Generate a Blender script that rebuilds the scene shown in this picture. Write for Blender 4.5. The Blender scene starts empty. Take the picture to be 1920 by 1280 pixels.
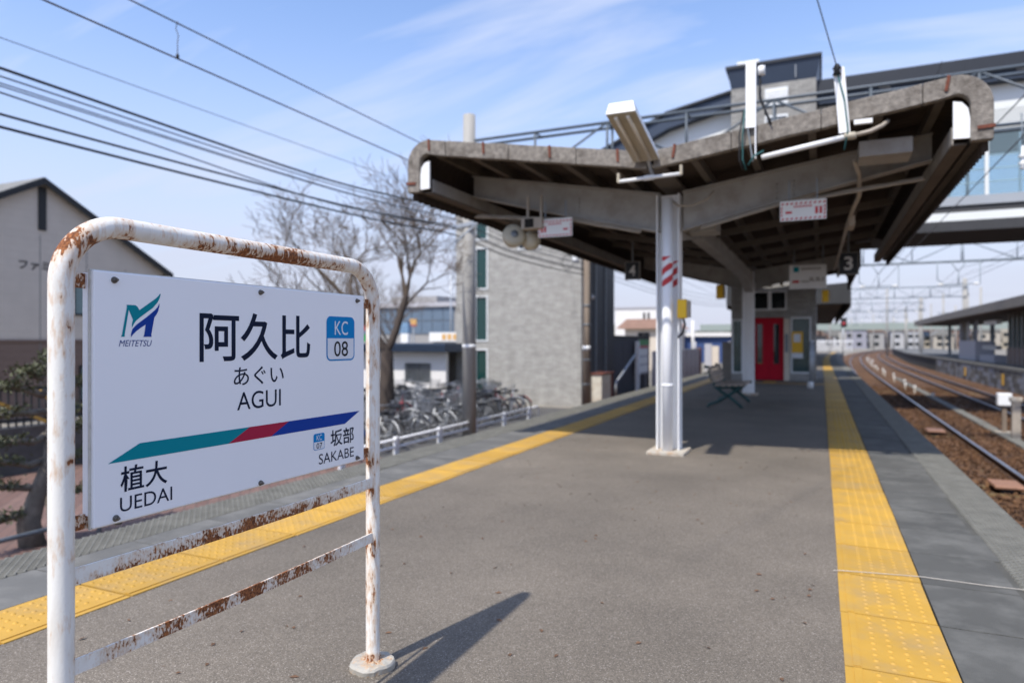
import bpy, bmesh, math, random
from mathutils import Vector, Matrix, noise as mnoise
R = math.radians
SC = bpy.context.scene
COL = SC.collection

# ------------------------------------------------------------------ camera, sky, sun, exposure
cam_d = bpy.data.cameras.new("camera")
cam = bpy.data.objects.new("camera", cam_d)
COL.objects.link(cam)
cam.location = (0, 0, 1.3)
cam.rotation_euler = (R(90), 0, R(24.376))
cam_d.sensor_width = 36
cam_d.lens = 24.0
cam_d.clip_start = 0.05
cam_d.clip_end = 5000
cam_d.dof.use_dof = True
cam_d.dof.focus_distance = 2.05
cam_d.dof.aperture_fstop = 2.0
cam_d.dof.aperture_blades = 9
SC.camera = cam

SUN_EL = R(56.0)
SHX, SHY = 0.235, 0.972                      # the way shadows fall on the ground
TO_SUN = Vector((-SHX * math.cos(SUN_EL), -SHY * math.cos(SUN_EL), math.sin(SUN_EL))).normalized()
world = bpy.data.worlds.new("World")
SC.world = world
world.use_nodes = True
wn = world.node_tree.nodes
wl = world.node_tree.links
wn.clear()
w_out = wn.new("ShaderNodeOutputWorld")
w_bg = wn.new("ShaderNodeBackground")
w_sky = wn.new("ShaderNodeTexSky")
w_sky.sky_type = 'NISHITA'
w_sky.sun_disc = False
w_sky.sun_elevation = SUN_EL
w_sky.sun_rotation = math.atan2(TO_SUN.x, TO_SUN.y)
w_sky.altitude = 20
w_sky.air_density = 1.0
w_sky.dust_density = 0.35
w_sky.ozone_density = 2.4
w_bg.inputs['Strength'].default_value = 0.128
# thin high cirrus: a soft streaky layer mapped on a plane far above
w_geo = wn.new("ShaderNodeNewGeometry")
w_sep = wn.new("ShaderNodeSeparateXYZ")
w_abs = wn.new("ShaderNodeMath"); w_abs.operation = 'ABSOLUTE'
w_max = wn.new("ShaderNodeMath"); w_max.operation = 'ADD'; w_max.inputs[1].default_value = 0.22
w_dx = wn.new("ShaderNodeMath"); w_dx.operation = 'DIVIDE'
w_dy = wn.new("ShaderNodeMath"); w_dy.operation = 'DIVIDE'
w_cmb = wn.new("ShaderNodeCombineXYZ")
w_neg = wn.new("ShaderNodeVectorMath"); w_neg.operation = 'SCALE'; w_neg.inputs['Scale'].default_value = -1.0
w_map = wn.new("ShaderNodeMapping")
w_map.inputs['Rotation'].default_value = (0, 0, R(28))
w_map.inputs['Location'].default_value = (3.1, 0.7, 0)
w_map.inputs['Scale'].default_value = (0.5, 1.9, 1)
w_no = wn.new("ShaderNodeTexNoise")
w_no.inputs['Scale'].default_value = 1.7
w_no.inputs['Detail'].default_value = 6
w_no.inputs['Roughness'].default_value = 0.55
w_no.inputs['Distortion'].default_value = 0.8
w_rmp = wn.new("ShaderNodeValToRGB")
w_rmp.color_ramp.elements[0].position = 0.47
w_rmp.color_ramp.elements[0].color = (0, 0, 0, 1)
w_rmp.color_ramp.elements[1].position = 0.66
w_rmp.color_ramp.elements[1].color = (0.45, 0.45, 0.45, 1)
w_mix = wn.new("ShaderNodeMixRGB")
w_mix.inputs['Color2'].default_value = (3.6, 3.7, 4.2, 1)
wl.new(w_geo.outputs['Incoming'], w_neg.inputs[0])
wl.new(w_neg.outputs['Vector'], w_sep.inputs[0])
wl.new(w_sep.outputs['Z'], w_abs.inputs[0]); wl.new(w_abs.outputs[0], w_max.inputs[0])
wl.new(w_sep.outputs['X'], w_dx.inputs[0]); wl.new(w_max.outputs[0], w_dx.inputs[1])
wl.new(w_sep.outputs['Y'], w_dy.inputs[0]); wl.new(w_max.outputs[0], w_dy.inputs[1])
wl.new(w_dx.outputs[0], w_cmb.inputs['X']); wl.new(w_dy.outputs[0], w_cmb.inputs['Y'])
wl.new(w_cmb.outputs[0], w_map.inputs['Vector'])
wl.new(w_map.outputs[0], w_no.inputs['Vector'])
wl.new(w_no.outputs['Fac'], w_rmp.inputs['Fac'])
wl.new(w_rmp.outputs['Color'], w_mix.inputs['Fac'])
w_tn = wn.new("ShaderNodeMixRGB"); w_tn.blend_type = 'MULTIPLY'; w_tn.inputs['Fac'].default_value = 1.0
w_tn.inputs['Color2'].default_value = (0.98, 0.945, 1.0, 1)
wl.new(w_sky.outputs['Color'], w_tn.inputs['Color1'])
wl.new(w_tn.outputs['Color'], w_mix.inputs['Color1'])
# pale haze towards the horizon, the same all round
w_hz = wn.new("ShaderNodeMapRange"); w_hz.interpolation_type = 'SMOOTHSTEP'
w_hz.inputs['From Min'].default_value = 0.02; w_hz.inputs['From Max'].default_value = 0.46
w_hz.inputs['To Min'].default_value = 0.95; w_hz.inputs['To Max'].default_value = 0.0
w_mh = wn.new("ShaderNodeMixRGB"); w_mh.inputs['Color2'].default_value = (2.45, 2.58, 3.18, 1)
wl.new(w_abs.outputs[0], w_hz.inputs['Value'])
wl.new(w_hz.outputs[0], w_mh.inputs['Fac'])
wl.new(w_mix.outputs['Color'], w_mh.inputs['Color1'])
wl.new(w_mh.outputs['Color'], w_bg.inputs['Color'])
wl.new(w_bg.outputs[0], w_out.inputs['Surface'])

sun_d = bpy.data.lights.new("sun", 'SUN')
sun_d.energy = 2.4
sun_d.angle = R(0.9)
sun_d.color = (1.0, 0.955, 0.89)
sun = bpy.data.objects.new("sun", sun_d)
COL.objects.link(sun)
sun.rotation_euler = (-TO_SUN).to_track_quat('-Z', 'Y').to_euler()
sun.location = (0, 0, 30)
SC.view_settings.view_transform = 'Standard'
SC.view_settings.look = 'None'
SC.view_settings.exposure = 1.06
SC.view_settings.gamma = 1.0
SC.view_settings.use_curve_mapping = False
SC.render.engine = 'CYCLES'
SC.cycles.use_denoising = True
SC.cycles.max_bounces = 8
SC.cycles.sample_clamp_indirect = 8

# ------------------------------------------------------------------ materials
MATS = {}


def nodes_of(name):
    m = bpy.data.materials.new(name)
    m.use_nodes = True
    nt = m.node_tree
    return m, nt, nt.nodes, nt.links, nt.nodes["Principled BSDF"]


def rgb(c):
    return (c[0], c[1], c[2], 1)


def mat(name, col, rough=0.6, metal=0.0, var=0.15, scale=6.0, bump=0.0, bscale=40.0, dirt=None, dirt_amt=0.4,
        dirt_scale=2.0, stretch=(1, 1, 1), spec=0.5, each=0.0):
    """plain surface: base colour with soft variation, optional stains and fine relief"""
    m, nt, N, L, b = nodes_of(name)
    tc = N.new("ShaderNodeTexCoord")
    mp = N.new("ShaderNodeMapping")
    mp.inputs['Scale'].default_value = stretch
    L.new(tc.outputs['Object'], mp.inputs['Vector'])
    no = N.new("ShaderNodeTexNoise")
    no.inputs['Scale'].default_value = scale
    no.inputs['Detail'].default_value = 5
    L.new(mp.outputs[0], no.inputs['Vector'])
    hv = N.new("ShaderNodeMapRange")
    hv.inputs['From Min'].default_value = 0.25
    hv.inputs['From Max'].default_value = 0.75
    hv.inputs['To Min'].default_value = 1 - var
    hv.inputs['To Max'].default_value = 1 + var
    L.new(no.outputs['Fac'], hv.inputs['Value'])
    mul = N.new("ShaderNodeVectorMath"); mul.operation = 'SCALE'
    mul.inputs[0].default_value = col
    L.new(hv.outputs[0], mul.inputs['Scale'])
    out = mul.outputs['Vector']
    if each:                                   # every piece has its own slight tone
        oi = N.new("ShaderNodeObjectInfo")
        er = N.new("ShaderNodeMapRange"); er.inputs['To Min'].default_value = 1 - each; er.inputs['To Max'].default_value = 1 + each * .6
        L.new(oi.outputs['Random'], er.inputs['Value'])
        em = N.new("ShaderNodeVectorMath"); em.operation = 'SCALE'
        L.new(out, em.inputs[0]); L.new(er.outputs[0], em.inputs['Scale'])
        ov = N.new("ShaderNodeVectorMath"); ov.operation = 'ADD'
        L.new(mp.outputs[0], ov.inputs[0]); os_ = N.new("ShaderNodeMath"); os_.operation = 'MULTIPLY'; os_.inputs[1].default_value = 40
        L.new(oi.outputs['Random'], os_.inputs[0]); L.new(os_.outputs[0], ov.inputs[1])
        mp = ov
        out = em.outputs['Vector']
    if dirt:
        n2 = N.new("ShaderNodeTexNoise")
        n2.inputs['Scale'].default_value = dirt_scale
        n2.inputs['Detail'].default_value = 8
        n2.inputs['Roughness'].default_value = 0.65
        L.new(mp.outputs[0], n2.inputs['Vector'])
        rp = N.new("ShaderNodeMapRange")
        rp.inputs['From Min'].default_value = 0.46
        rp.inputs['From Max'].default_value = 0.72
        rp.inputs['To Max'].default_value = dirt_amt
        L.new(n2.outputs['Fac'], rp.inputs['Value'])
        mx = N.new("ShaderNodeMixRGB")
        mx.inputs['Color2'].default_value = rgb(dirt)
        L.new(rp.outputs[0], mx.inputs['Fac'])
        L.new(out, mx.inputs['Color1'])
        out = mx.outputs['Color']
    L.new(out, b.inputs['Base Color'])
    b.inputs['Roughness'].default_value = rough
    b.inputs['Metallic'].default_value = metal
    b.inputs['Specular IOR Level'].default_value = spec
    if bump:
        n3 = N.new("ShaderNodeTexNoise")
        n3.inputs['Scale'].default_value = bscale
        n3.inputs['Detail'].default_value = 4
        L.new(tc.outputs['Object'], n3.inputs['Vector'])
        bp = N.new("ShaderNodeBump")
        bp.inputs['Strength'].default_value = bump
        bp.inputs['Distance'].default_value = 0.01
        L.new(n3.outputs['Fac'], bp.inputs['Height'])
        L.new(bp.outputs[0], b.inputs['Normal'])
    MATS[name] = m
    return m


def mat_asphalt():
    m, nt, N, L, b = nodes_of("asphalt")
    tc = N.new("ShaderNodeTexCoord")
    vo = N.new("ShaderNodeTexVoronoi"); vo.inputs['Scale'].default_value = 250
    L.new(tc.outputs['Object'], vo.inputs['Vector'])
    vo2 = N.new("ShaderNodeTexVoronoi"); vo2.inputs['Scale'].default_value = 120
    L.new(tc.outputs['Object'], vo2.inputs['Vector'])
    n1 = N.new("ShaderNodeTexNoise"); n1.inputs['Scale'].default_value = 1.1; n1.inputs['Detail'].default_value = 9; n1.inputs['Roughness'].default_value = 0.62
    L.new(tc.outputs['Object'], n1.inputs['Vector'])
    n2 = N.new("ShaderNodeTexNoise"); n2.inputs['Scale'].default_value = 0.35; n2.inputs['Detail'].default_value = 3
    L.new(tc.outputs['Object'], n2.inputs['Vector'])
    # stone colour from cell colour
    sep = N.new("ShaderNodeSeparateColor")
    L.new(vo.outputs['Color'], sep.inputs[0])
    r1 = N.new("ShaderNodeValToRGB")
    e = r1.color_ramp.elements
    e[0].position = 0.0; e[0].color = (0.094, 0.078, 0.060, 1)
    e[1].position = 1.0; e[1].color = (0.33, 0.29, 0.245, 1)
    a = e.new(0.35); a.color = (0.130, 0.109, 0.083, 1)
    a = e.new(0.82); a.color = (0.172, 0.144, 0.111, 1)
    a = e.new(0.94); a.color = (0.215, 0.184, 0.147, 1)
    L.new(sep.outputs[0], r1.inputs['Fac'])
    sep2 = N.new("ShaderNodeSeparateColor")
    L.new(vo2.outputs['Color'], sep2.inputs[0])
    m2 = N.new("ShaderNodeMapRange"); m2.inputs['To Min'].default_value = 0.9; m2.inputs['To Max'].default_value = 1.1
    L.new(sep2.outputs[1], m2.inputs['Value'])
    m1 = N.new("ShaderNodeMapRange"); m1.inputs['From Min'].default_value = 0.3; m1.inputs['From Max'].default_value = 0.7
    m1.inputs['To Min'].default_value = 0.84; m1.inputs['To Max'].default_value = 1.16
    L.new(n1.outputs['Fac'], m1.inputs['Value'])
    m3 = N.new("ShaderNodeMapRange"); m3.inputs['From Min'].default_value = 0.35; m3.inputs['From Max'].default_value = 0.65
    m3.inputs['To Min'].default_value = 0.88; m3.inputs['To Max'].default_value = 1.14
    L.new(n2.outputs['Fac'], m3.inputs['Value'])
    p = N.new("ShaderNodeMath"); p.operation = 'MULTIPLY'
    L.new(m1.outputs[0], p.inputs[0]); L.new(m2.outputs[0], p.inputs[1])
    p2 = N.new("ShaderNodeMath"); p2.operation = 'MULTIPLY'
    L.new(p.outputs[0], p2.inputs[0]); L.new(m3.outputs[0], p2.inputs[1])
    sc = N.new("ShaderNodeVectorMath"); sc.operation = 'SCALE'
    L.new(r1.outputs['Color'], sc.inputs[0]); L.new(p2.outputs[0], sc.inputs['Scale'])
    # brown rust specks washed onto the paving
    n4 = N.new("ShaderNodeTexNoise"); n4.inputs['Scale'].default_value = 9; n4.inputs['Detail'].default_value = 6
    n4.inputs['Roughness'].default_value = 0.7
    L.new(tc.outputs['Object'], n4.inputs['Vector'])
    r4 = N.new("ShaderNodeMapRange"); r4.inputs['From Min'].default_value = 0.66; r4.inputs['From Max'].default_value = 0.74
    r4.inputs['To Max'].default_value = 0.55
    L.new(n4.outputs['Fac'], r4.inputs['Value'])
    mx = N.new("ShaderNodeMixRGB"); mx.inputs['Color2'].default_value = (0.13, 0.085, 0.055, 1)
    L.new(r4.outputs[0], mx.inputs['Fac']); L.new(sc.outputs[0], mx.inputs['Color1'])
    L.new(mx.outputs['Color'], b.inputs['Base Color'])
    b.inputs['Roughness'].default_value = 0.85
    bp = N.new("ShaderNodeBump"); bp.inputs['Strength'].default_value = 0.35; bp.inputs['Distance'].default_value = 0.003
    L.new(vo.outputs['Distance'], bp.inputs['Height']); bp.invert = True
    L.new(bp.outputs[0], b.inputs['Normal'])
    MATS['asphalt'] = m


def mat_rust_paint(name, white=(0.82, 0.79, 0.725), patch=16.0, fine=95.0, streak=(1, 1, 0.18)):
    """white gloss paint; the mesh attribute 'rust' says how far it has broken through"""
    m, nt, N, L, b = nodes_of(name)
    tc = N.new("ShaderNodeTexCoord")
    at = N.new("ShaderNodeAttribute"); at.attribute_name = "rust"
    mp = N.new("ShaderNodeMapping"); mp.inputs['Scale'].default_value = streak
    L.new(tc.outputs['Object'], mp.inputs['Vector'])
    a = N.new("ShaderNodeTexNoise"); a.inputs['Scale'].default_value = patch; a.inputs['Detail'].default_value = 3
    L.new(tc.outputs['Object'], a.inputs['Vector'])
    c = N.new("ShaderNodeTexNoise"); c.inputs['Scale'].default_value = fine; c.inputs['Detail'].default_value = 4
    c.inputs['Roughness'].default_value = 0.6
    L.new(mp.outputs[0], c.inputs['Vector'])
    mixn = N.new("ShaderNodeMath"); mixn.operation = 'MULTIPLY_ADD'
    mixn.inputs[1].default_value = 0.42
    L.new(a.outputs['Fac'], mixn.inputs[0])
    h = N.new("ShaderNodeMath"); h.operation = 'MULTIPLY'; h.inputs[1].default_value = 0.58
    L.new(c.outputs['Fac'], h.inputs[0]); L.new(h.outputs[0], mixn.inputs[2])
    # value + rust*0.55 over thresholds
    ad = N.new("ShaderNodeMath"); ad.operation = 'MULTIPLY_ADD'; ad.inputs[1].default_value = 0.42
    L.new(at.outputs['Fac'], ad.inputs[0]); L.new(mixn.outputs[0], ad.inputs[2])
    core = N.new("ShaderNodeMapRange"); core.inputs['From Min'].default_value = 0.70; core.inputs['From Max'].default_value = 0.735
    L.new(ad.outputs[0], core.inputs['Value'])
    halo = N.new("ShaderNodeMapRange"); halo.inputs['From Min'].default_value = 0.565; halo.inputs['From Max'].default_value = 0.74
    halo.inputs['To Max'].default_value = 0.72
    L.new(ad.outputs[0], halo.inputs['Value'])
    grime = N.new("ShaderNodeTexNoise"); grime.inputs['Scale'].default_value = 30; grime.inputs['Detail'].default_value = 8
    L.new(mp.outputs[0], grime.inputs['Vector'])
    gr = N.new("ShaderNodeMapRange"); gr.inputs['From Min'].default_value = 0.5; gr.inputs['From Max'].default_value = 0.8
    gr.inputs['To Max'].default_value = 0.5
    L.new(grime.outputs['Fac'], gr.inputs['Value'])
    m0 = N.new("ShaderNodeMixRGB"); m0.inputs['Color1'].default_value = rgb(white); m0.inputs['Color2'].default_value = (0.55, 0.47, 0.36, 1)
    L.new(gr.outputs[0], m0.inputs['Fac'])
    m1 = N.new("ShaderNodeMixRGB"); m1.inputs['Color2'].default_value = (0.56, 0.30, 0.11, 1)
    L.new(halo.outputs[0], m1.inputs['Fac']); L.new(m0.outputs['Color'], m1.inputs['Color1'])
    rc = N.new("ShaderNodeTexNoise"); rc.inputs['Scale'].default_value = 160; rc.inputs['Detail'].default_value = 3
    L.new(tc.outputs['Object'], rc.inputs['Vector'])
    rr = N.new("ShaderNodeValToRGB")
    rr.color_ramp.elements[0].position = 0.35; rr.color_ramp.elements[0].color = (0.105, 0.033, 0.013, 1)
    rr.color_ramp.elements[1].position = 0.68; rr.color_ramp.elements[1].color = (0.40, 0.145, 0.045, 1)
    L.new(rc.outputs['Fac'], rr.inputs['Fac'])
    m2 = N.new("ShaderNodeMixRGB")
    L.new(core.outputs[0], m2.inputs['Fac']); L.new(m1.outputs['Color'], m2.inputs['Color1']); L.new(rr.outputs['Color'], m2.inputs['Color2'])
    L.new(m2.outputs['Color'], b.inputs['Base Color'])
    ro = N.new("ShaderNodeMapRange"); ro.inputs['To Min'].default_value = 0.38; ro.inputs['To Max'].default_value = 0.9
    L.new(core.outputs[0], ro.inputs['Value']); L.new(ro.outputs[0], b.inputs['Roughness'])
    hb = N.new("ShaderNodeMath"); hb.operation = 'MULTIPLY'; hb.inputs[1].default_value = -0.6
    L.new(core.outputs[0], hb.inputs[0])
    hs = N.new("ShaderNodeMath"); hs.operation = 'ADD'
    L.new(hb.outputs[0], hs.inputs[0]); L.new(rc.outputs['Fac'], hs.inputs[1])
    bp = N.new("ShaderNodeBump"); bp.inputs['Strength'].default_value = 0.35; bp.inputs['Distance'].default_value = 0.0015
    L.new(hs.outputs[0], bp.inputs['Height'])
    L.new(bp.outputs[0], b.inputs['Normal'])
    MATS[name] = m


def mat_brick(name, c1, c2, mortar, w=0.25, h=0.06, axes='xz', rough=0.75):
    """fine tile cladding seen from far: courses given in metres"""
    m, nt, N, L, b = nodes_of(name)
    tc = N.new("ShaderNodeTexCoord")
    sp = N.new("ShaderNodeSeparateXYZ"); L.new(tc.outputs['Object'], sp.inputs[0])
    ad = N.new("ShaderNodeMath"); ad.operation = 'ADD'
    L.new(sp.outputs['X'], ad.inputs[0]); L.new(sp.outputs['Y'], ad.inputs[1])
    cb = N.new("ShaderNodeCombineXYZ"); L.new(ad.outputs[0], cb.inputs['X']); L.new(sp.outputs['Z'], cb.inputs['Y'])
    br = N.new("ShaderNodeTexBrick")
    br.inputs['Scale'].default_value = 1
    br.inputs['Brick Width'].default_value = w
    br.inputs['Row Height'].default_value = h
    br.inputs['Mortar Size'].default_value = h * 0.08
    br.inputs['Color1'].default_value = rgb(c1); br.inputs['Color2'].default_value = rgb(c2); br.inputs['Mortar'].default_value = rgb(mortar)
    L.new(cb.outputs[0], br.inputs['Vector'])
    no = N.new("ShaderNodeTexNoise"); no.inputs['Scale'].default_value = 3.0; no.inputs['Detail'].default_value = 6
    L.new(tc.outputs['Object'], no.inputs['Vector'])
    mr = N.new("ShaderNodeMapRange"); mr.inputs['From Min'].default_value = 0.3; mr.inputs['From Max'].default_value = 0.7
    mr.inputs['To Min'].default_value = 0.86; mr.inputs['To Max'].default_value = 1.14
    L.new(no.outputs['Fac'], mr.inputs['Value'])
    sc = N.new("ShaderNodeVectorMath"); sc.operation = 'SCALE'
    L.new(br.outputs['Color'], sc.inputs[0]); L.new(mr.outputs[0], sc.inputs['Scale'])
    L.new(sc.outputs[0], b.inputs['Base Color'])
    b.inputs['Roughness'].default_value = rough
    bp = N.new("ShaderNodeBump"); bp.inputs['Strength'].default_value = 0.5; bp.inputs['Distance'].default_value = 0.01
    L.new(br.outputs['Fac'], bp.inputs['Height']); bp.invert = True
    L.new(bp.outputs[0], b.inputs['Normal'])
    MATS[name] = m


def mat_glass(name, tint=(0.7, 0.85, 0.85), rough=0.03, trans=0.75, base=(0.1, 0.14, 0.14)):
    m, nt, N, L, b = nodes_of(name)
    b.inputs['Base Color'].default_value = rgb(base)
    b.inputs['Roughness'].default_value = rough
    b.inputs['Specular IOR Level'].default_value = 0.8
    tr = N.new("ShaderNodeBsdfTransparent"); tr.inputs['Color'].default_value = rgb(tint)
    mx = N.new("ShaderNodeMixShader"); mx.inputs['Fac'].default_value = trans
    no = N.new("ShaderNodeTexNoise"); no.inputs['Scale'].default_value = 0.6
    tc = N.new("ShaderNodeTexCoord"); L.new(tc.outputs['Object'], no.inputs['Vector'])
    bp = N.new("ShaderNodeBump"); bp.inputs['Strength'].default_value = 0.04; L.new(no.outputs['Fac'], bp.inputs['Height'])
    L.new(bp.outputs[0], b.inputs['Normal'])
    L.new(b.outputs[0], mx.inputs[1]); L.new(tr.outputs[0], mx.inputs[2])
    L.new(mx.outputs[0], N["Material Output"].inputs['Surface'])
    MATS[name] = m


def mat_ballast():
    m, nt, N, L, b = nodes_of("ballast")
    tc = N.new("ShaderNodeTexCoord")
    vo = N.new("ShaderNodeTexVoronoi"); vo.inputs['Scale'].default_value = 17
    L.new(tc.outputs['Object'], vo.inputs['Vector'])
    sep = N.new("ShaderNodeSeparateColor"); L.new(vo.outputs['Color'], sep.inputs[0])
    r = N.new("ShaderNodeValToRGB")
    e = r.color_ramp.elements
    e[0].position = 0; e[0].color = (0.042, 0.019, 0.008, 1)
    e[1].position = 1; e[1].color = (0.235, 0.122, 0.056, 1)
    q = e.new(0.5); q.color = (0.112, 0.052, 0.022, 1)
    L.new(sep.outputs[0], r.inputs['Fac'])
    n = N.new("ShaderNodeTexNoise"); n.inputs['Scale'].default_value = 0.8; n.inputs['Detail'].default_value = 6
    L.new(tc.outputs['Object'], n.inputs['Vector'])
    mr = N.new("ShaderNodeMapRange"); mr.inputs['From Min'].default_value = 0.3; mr.inputs['From Max'].default_value = 0.7
    mr.inputs['To Min'].default_value = 0.7; mr.inputs['To Max'].default_value = 1.3
    L.new(n.outputs['Fac'], mr.inputs['Value'])
    sc = N.new("ShaderNodeVectorMath"); sc.operation = 'SCALE'
    L.new(r.outputs['Color'], sc.inputs[0]); L.new(mr.outputs[0], sc.inputs['Scale'])
    L.new(sc.outputs[0], b.inputs['Base Color'])
    b.inputs['Roughness'].default_value = 0.95
    bp = N.new("ShaderNodeBump"); bp.inputs['Strength'].default_value = 1.0; bp.inputs['Distance'].default_value = 0.05
    bp.invert = True
    L.new(vo.outputs['Distance'], bp.inputs['Height']); L.new(bp.outputs[0], b.inputs['Normal'])
    MATS['ballast'] = m


mat_asphalt()
mat_ballast()
mat_rust_paint("rust_tube", patch=14, fine=85, streak=(1, 1, 0.25))
mat_rust_paint("rust_bar", patch=26, fine=135, streak=(1, 1, 0.55))
mat_rust_paint("footing_stain", white=(0.40, 0.37, 0.31), patch=30, fine=90, streak=(1, 1, 1))
mat("panel_white", (0.93, 0.925, 0.935), 0.3, var=0.012, scale=3, spec=0.6)
mat("panel_rim", (0.62, 0.60, 0.54), 0.6, var=0.2, scale=60, dirt=(0.3, 0.24, 0.18), dirt_amt=0.5, dirt_scale=30)
mat("navy_print", (0.006, 0.012, 0.035), 0.45, var=0.05, spec=0.12)
mat("black_print", (0.008, 0.008, 0.01), 0.45, var=0.05, spec=0.12)
mat("teal_print", (0.0, 0.245, 0.30), 0.42, var=0.02, spec=0.12)
mat("red_print", (0.42, 0.022, 0.06), 0.42, var=0.02, spec=0.12)
mat("blue_print", (0.008, 0.05, 0.31), 0.42, var=0.02, spec=0.12)
mat("sky_blue_print", (0.0, 0.23, 0.55), 0.42, var=0.02, spec=0.12)
mat("white_print", (0.78, 0.79, 0.82), 0.42, var=0.02, spec=0.12)
mat("logo_blue_print", (0.02, 0.05, 0.22), 0.42, var=0.02, spec=0.12)
mat("bolt_steel", (0.16, 0.14, 0.12), 0.55, 0.6, var=0.3, scale=90)
mat("footing_concrete", (0.46, 0.42, 0.35), 0.9, var=0.2, scale=14, bump=0.6, bscale=60, dirt=(0.34, 0.16, 0.05), dirt_amt=0.75, dirt_scale=9)
mat("tactile_yellow", (0.50, 0.285, 0.041), 0.66, var=0.1, scale=5, bump=0.12, bscale=150, dirt=(0.33, 0.23, 0.11), dirt_amt=0.7, dirt_scale=4.5, each=0.13)
mat("joint_dark", (0.035, 0.032, 0.028), 0.95, var=0.3)
mat("edge_concrete", (0.125, 0.122, 0.112), 0.88, var=0.13, scale=3, bump=0.35, bscale=160, dirt=(0.25, 0.24, 0.215), dirt_amt=0.55, dirt_scale=3.2, each=0.15)
mat("edge_concrete_dark", (0.083, 0.081, 0.072), 0.88, var=0.15, scale=3, bump=0.35, bscale=160, dirt=(0.19, 0.185, 0.165), dirt_amt=0.6, dirt_scale=3.2, each=0.15)
mat("edge_stud", (0.155, 0.15, 0.128), 0.88, var=0.2, scale=8, bump=0.3, bscale=150, dirt=(0.25, 0.24, 0.205), dirt_amt=0.5, dirt_scale=5)
mat("edge_stud_base", (0.082, 0.079, 0.068), 0.92, var=0.2, scale=9, bump=0.4, bscale=90)
mat("platform_wall", (0.17, 0.16, 0.15), 0.9, var=0.3, scale=2, bump=0.5, bscale=14, dirt=(0.06, 0.055, 0.05), dirt_amt=0.6)
mat("white_steel", (0.86, 0.865, 0.87), 0.75, spec=0.2, var=0.04, scale=4, dirt=(0.50, 0.45, 0.38), dirt_amt=0.18, dirt_scale=5, stretch=(1, 1, 0.3))
mat("beam_paint", (0.33, 0.315, 0.29), 0.6, var=0.1, scale=3, dirt=(0.14, 0.10, 0.07), dirt_amt=0.5, dirt_scale=4)
mat("purlin_paint", (0.105, 0.088, 0.07), 0.65, var=0.15, scale=3, dirt=(0.05, 0.038, 0.028), dirt_amt=0.5, dirt_scale=4)
mat("slate_sheet", (0.05, 0.036, 0.028), 0.92, var=0.2, scale=2, bump=0.3, bscale=60, dirt=(0.025, 0.018, 0.014), dirt_amt=0.6, dirt_scale=1.5)
mat("fascia_cement", (0.235, 0.21, 0.18), 0.95, var=0.4, scale=22, bump=0.9, bscale=75, dirt=(0.075, 0.06, 0.048), dirt_amt=0.75, dirt_scale=8)
mat("clip_rust", (0.15, 0.045, 0.025), 0.85, var=0.3, scale=40)
mat("galvanised", (0.42, 0.44, 0.46), 0.42, 0.55, var=0.12, scale=8)
mat("galv_dark", (0.20, 0.225, 0.245), 0.5, 0.3, var=0.12, scale=4)
mat("lamp_white", (0.80, 0.80, 0.78), 0.4, var=0.04)
mat("lamp_cream", (0.42, 0.37, 0.28), 0.5, var=0.1, scale=5)
mat("tube_glass", (0.70, 0.64, 0.54), 0.25, var=0.05)
mat("cable_black", (0.012, 0.012, 0.013), 0.6, var=0.1)
mat("cable_grey", (0.10, 0.115, 0.13), 0.55, var=0.1)
mat("cable_green", (0.02, 0.10, 0.10), 0.6, var=0.1)
mat("conduit", (0.36, 0.31, 0.25), 0.6, var=0.15, scale=8)
mat("speaker_cream", (0.50, 0.46, 0.35), 0.55, var=0.1, scale=8)
mat("dark_hole", (0.012, 0.011, 0.010), 0.9, var=0.1)
mat("sign_red", (0.52, 0.03, 0.035), 0.5, var=0.06)
mat("sign_white", (0.74, 0.74, 0.72), 0.5, var=0.03)
mat("sign_black", (0.012, 0.016, 0.022), 0.4, var=0.05)
mat("sign_frame", (0.30, 0.28, 0.25), 0.5, var=0.1)
mat("yellow_box", (0.85, 0.50, 0.01), 0.45, var=0.05)
mat("bench_iron", (0.012, 0.055, 0.052), 0.45, var=0.15)
mat("bench_wood", (0.42, 0.33, 0.26), 0.7, var=0.25, scale=20, stretch=(1, 0.1, 1))
mat("elevator_red", (0.44, 0.005, 0.022), 0.5, var=0.06, spec=0.15)
mat_brick("tower_tile", (0.33, 0.315, 0.285), (0.40, 0.385, 0.35), (0.25, 0.24, 0.22), 0.30, 0.085)
mat_brick("elevator_tile", (0.25, 0.24, 0.22), (0.33, 0.32, 0.29), (0.18, 0.17, 0.16), 0.25, 0.075)
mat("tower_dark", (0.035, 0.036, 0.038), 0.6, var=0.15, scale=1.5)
mat("window_frame", (0.70, 0.71, 0.70), 0.5, var=0.05)
mat_glass("green_glass", tint=(0.02, 0.16, 0.13), trans=0.12, base=(0.004, 0.045, 0.04))
mat_glass("bridge_glass", tint=(0.86, 0.94, 0.97), trans=0.84, base=(0.42, 0.52, 0.56))
mat_glass("dark_glass", tint=(0.3, 0.35, 0.36), trans=0.25, base=(0.02, 0.027, 0.03))
mat_glass("clear_glass", tint=(0.80, 0.90, 0.88), trans=0.7, base=(0.16, 0.22, 0.21))
mat("navy_metal", (0.03, 0.045, 0.075), 0.45, 0.1, var=0.08, scale=1.5)
mat("navy_dark", (0.014, 0.017, 0.024), 0.5, var=0.1)
mat("bridge_white", (0.72, 0.73, 0.70), 0.55, var=0.03, scale=1)
mat("bridge_grey", (0.34, 0.36, 0.38), 0.5, var=0.06, scale=1)
mat("bridge_under", (0.045, 0.045, 0.047), 0.8, var=0.1)
mat("pole_concrete", (0.36, 0.345, 0.315), 0.9, var=0.12, scale=3, bump=0.3, bscale=60, stretch=(1, 1, 0.2), dirt=(0.22, 0.21, 0.19), dirt_amt=0.5)
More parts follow.
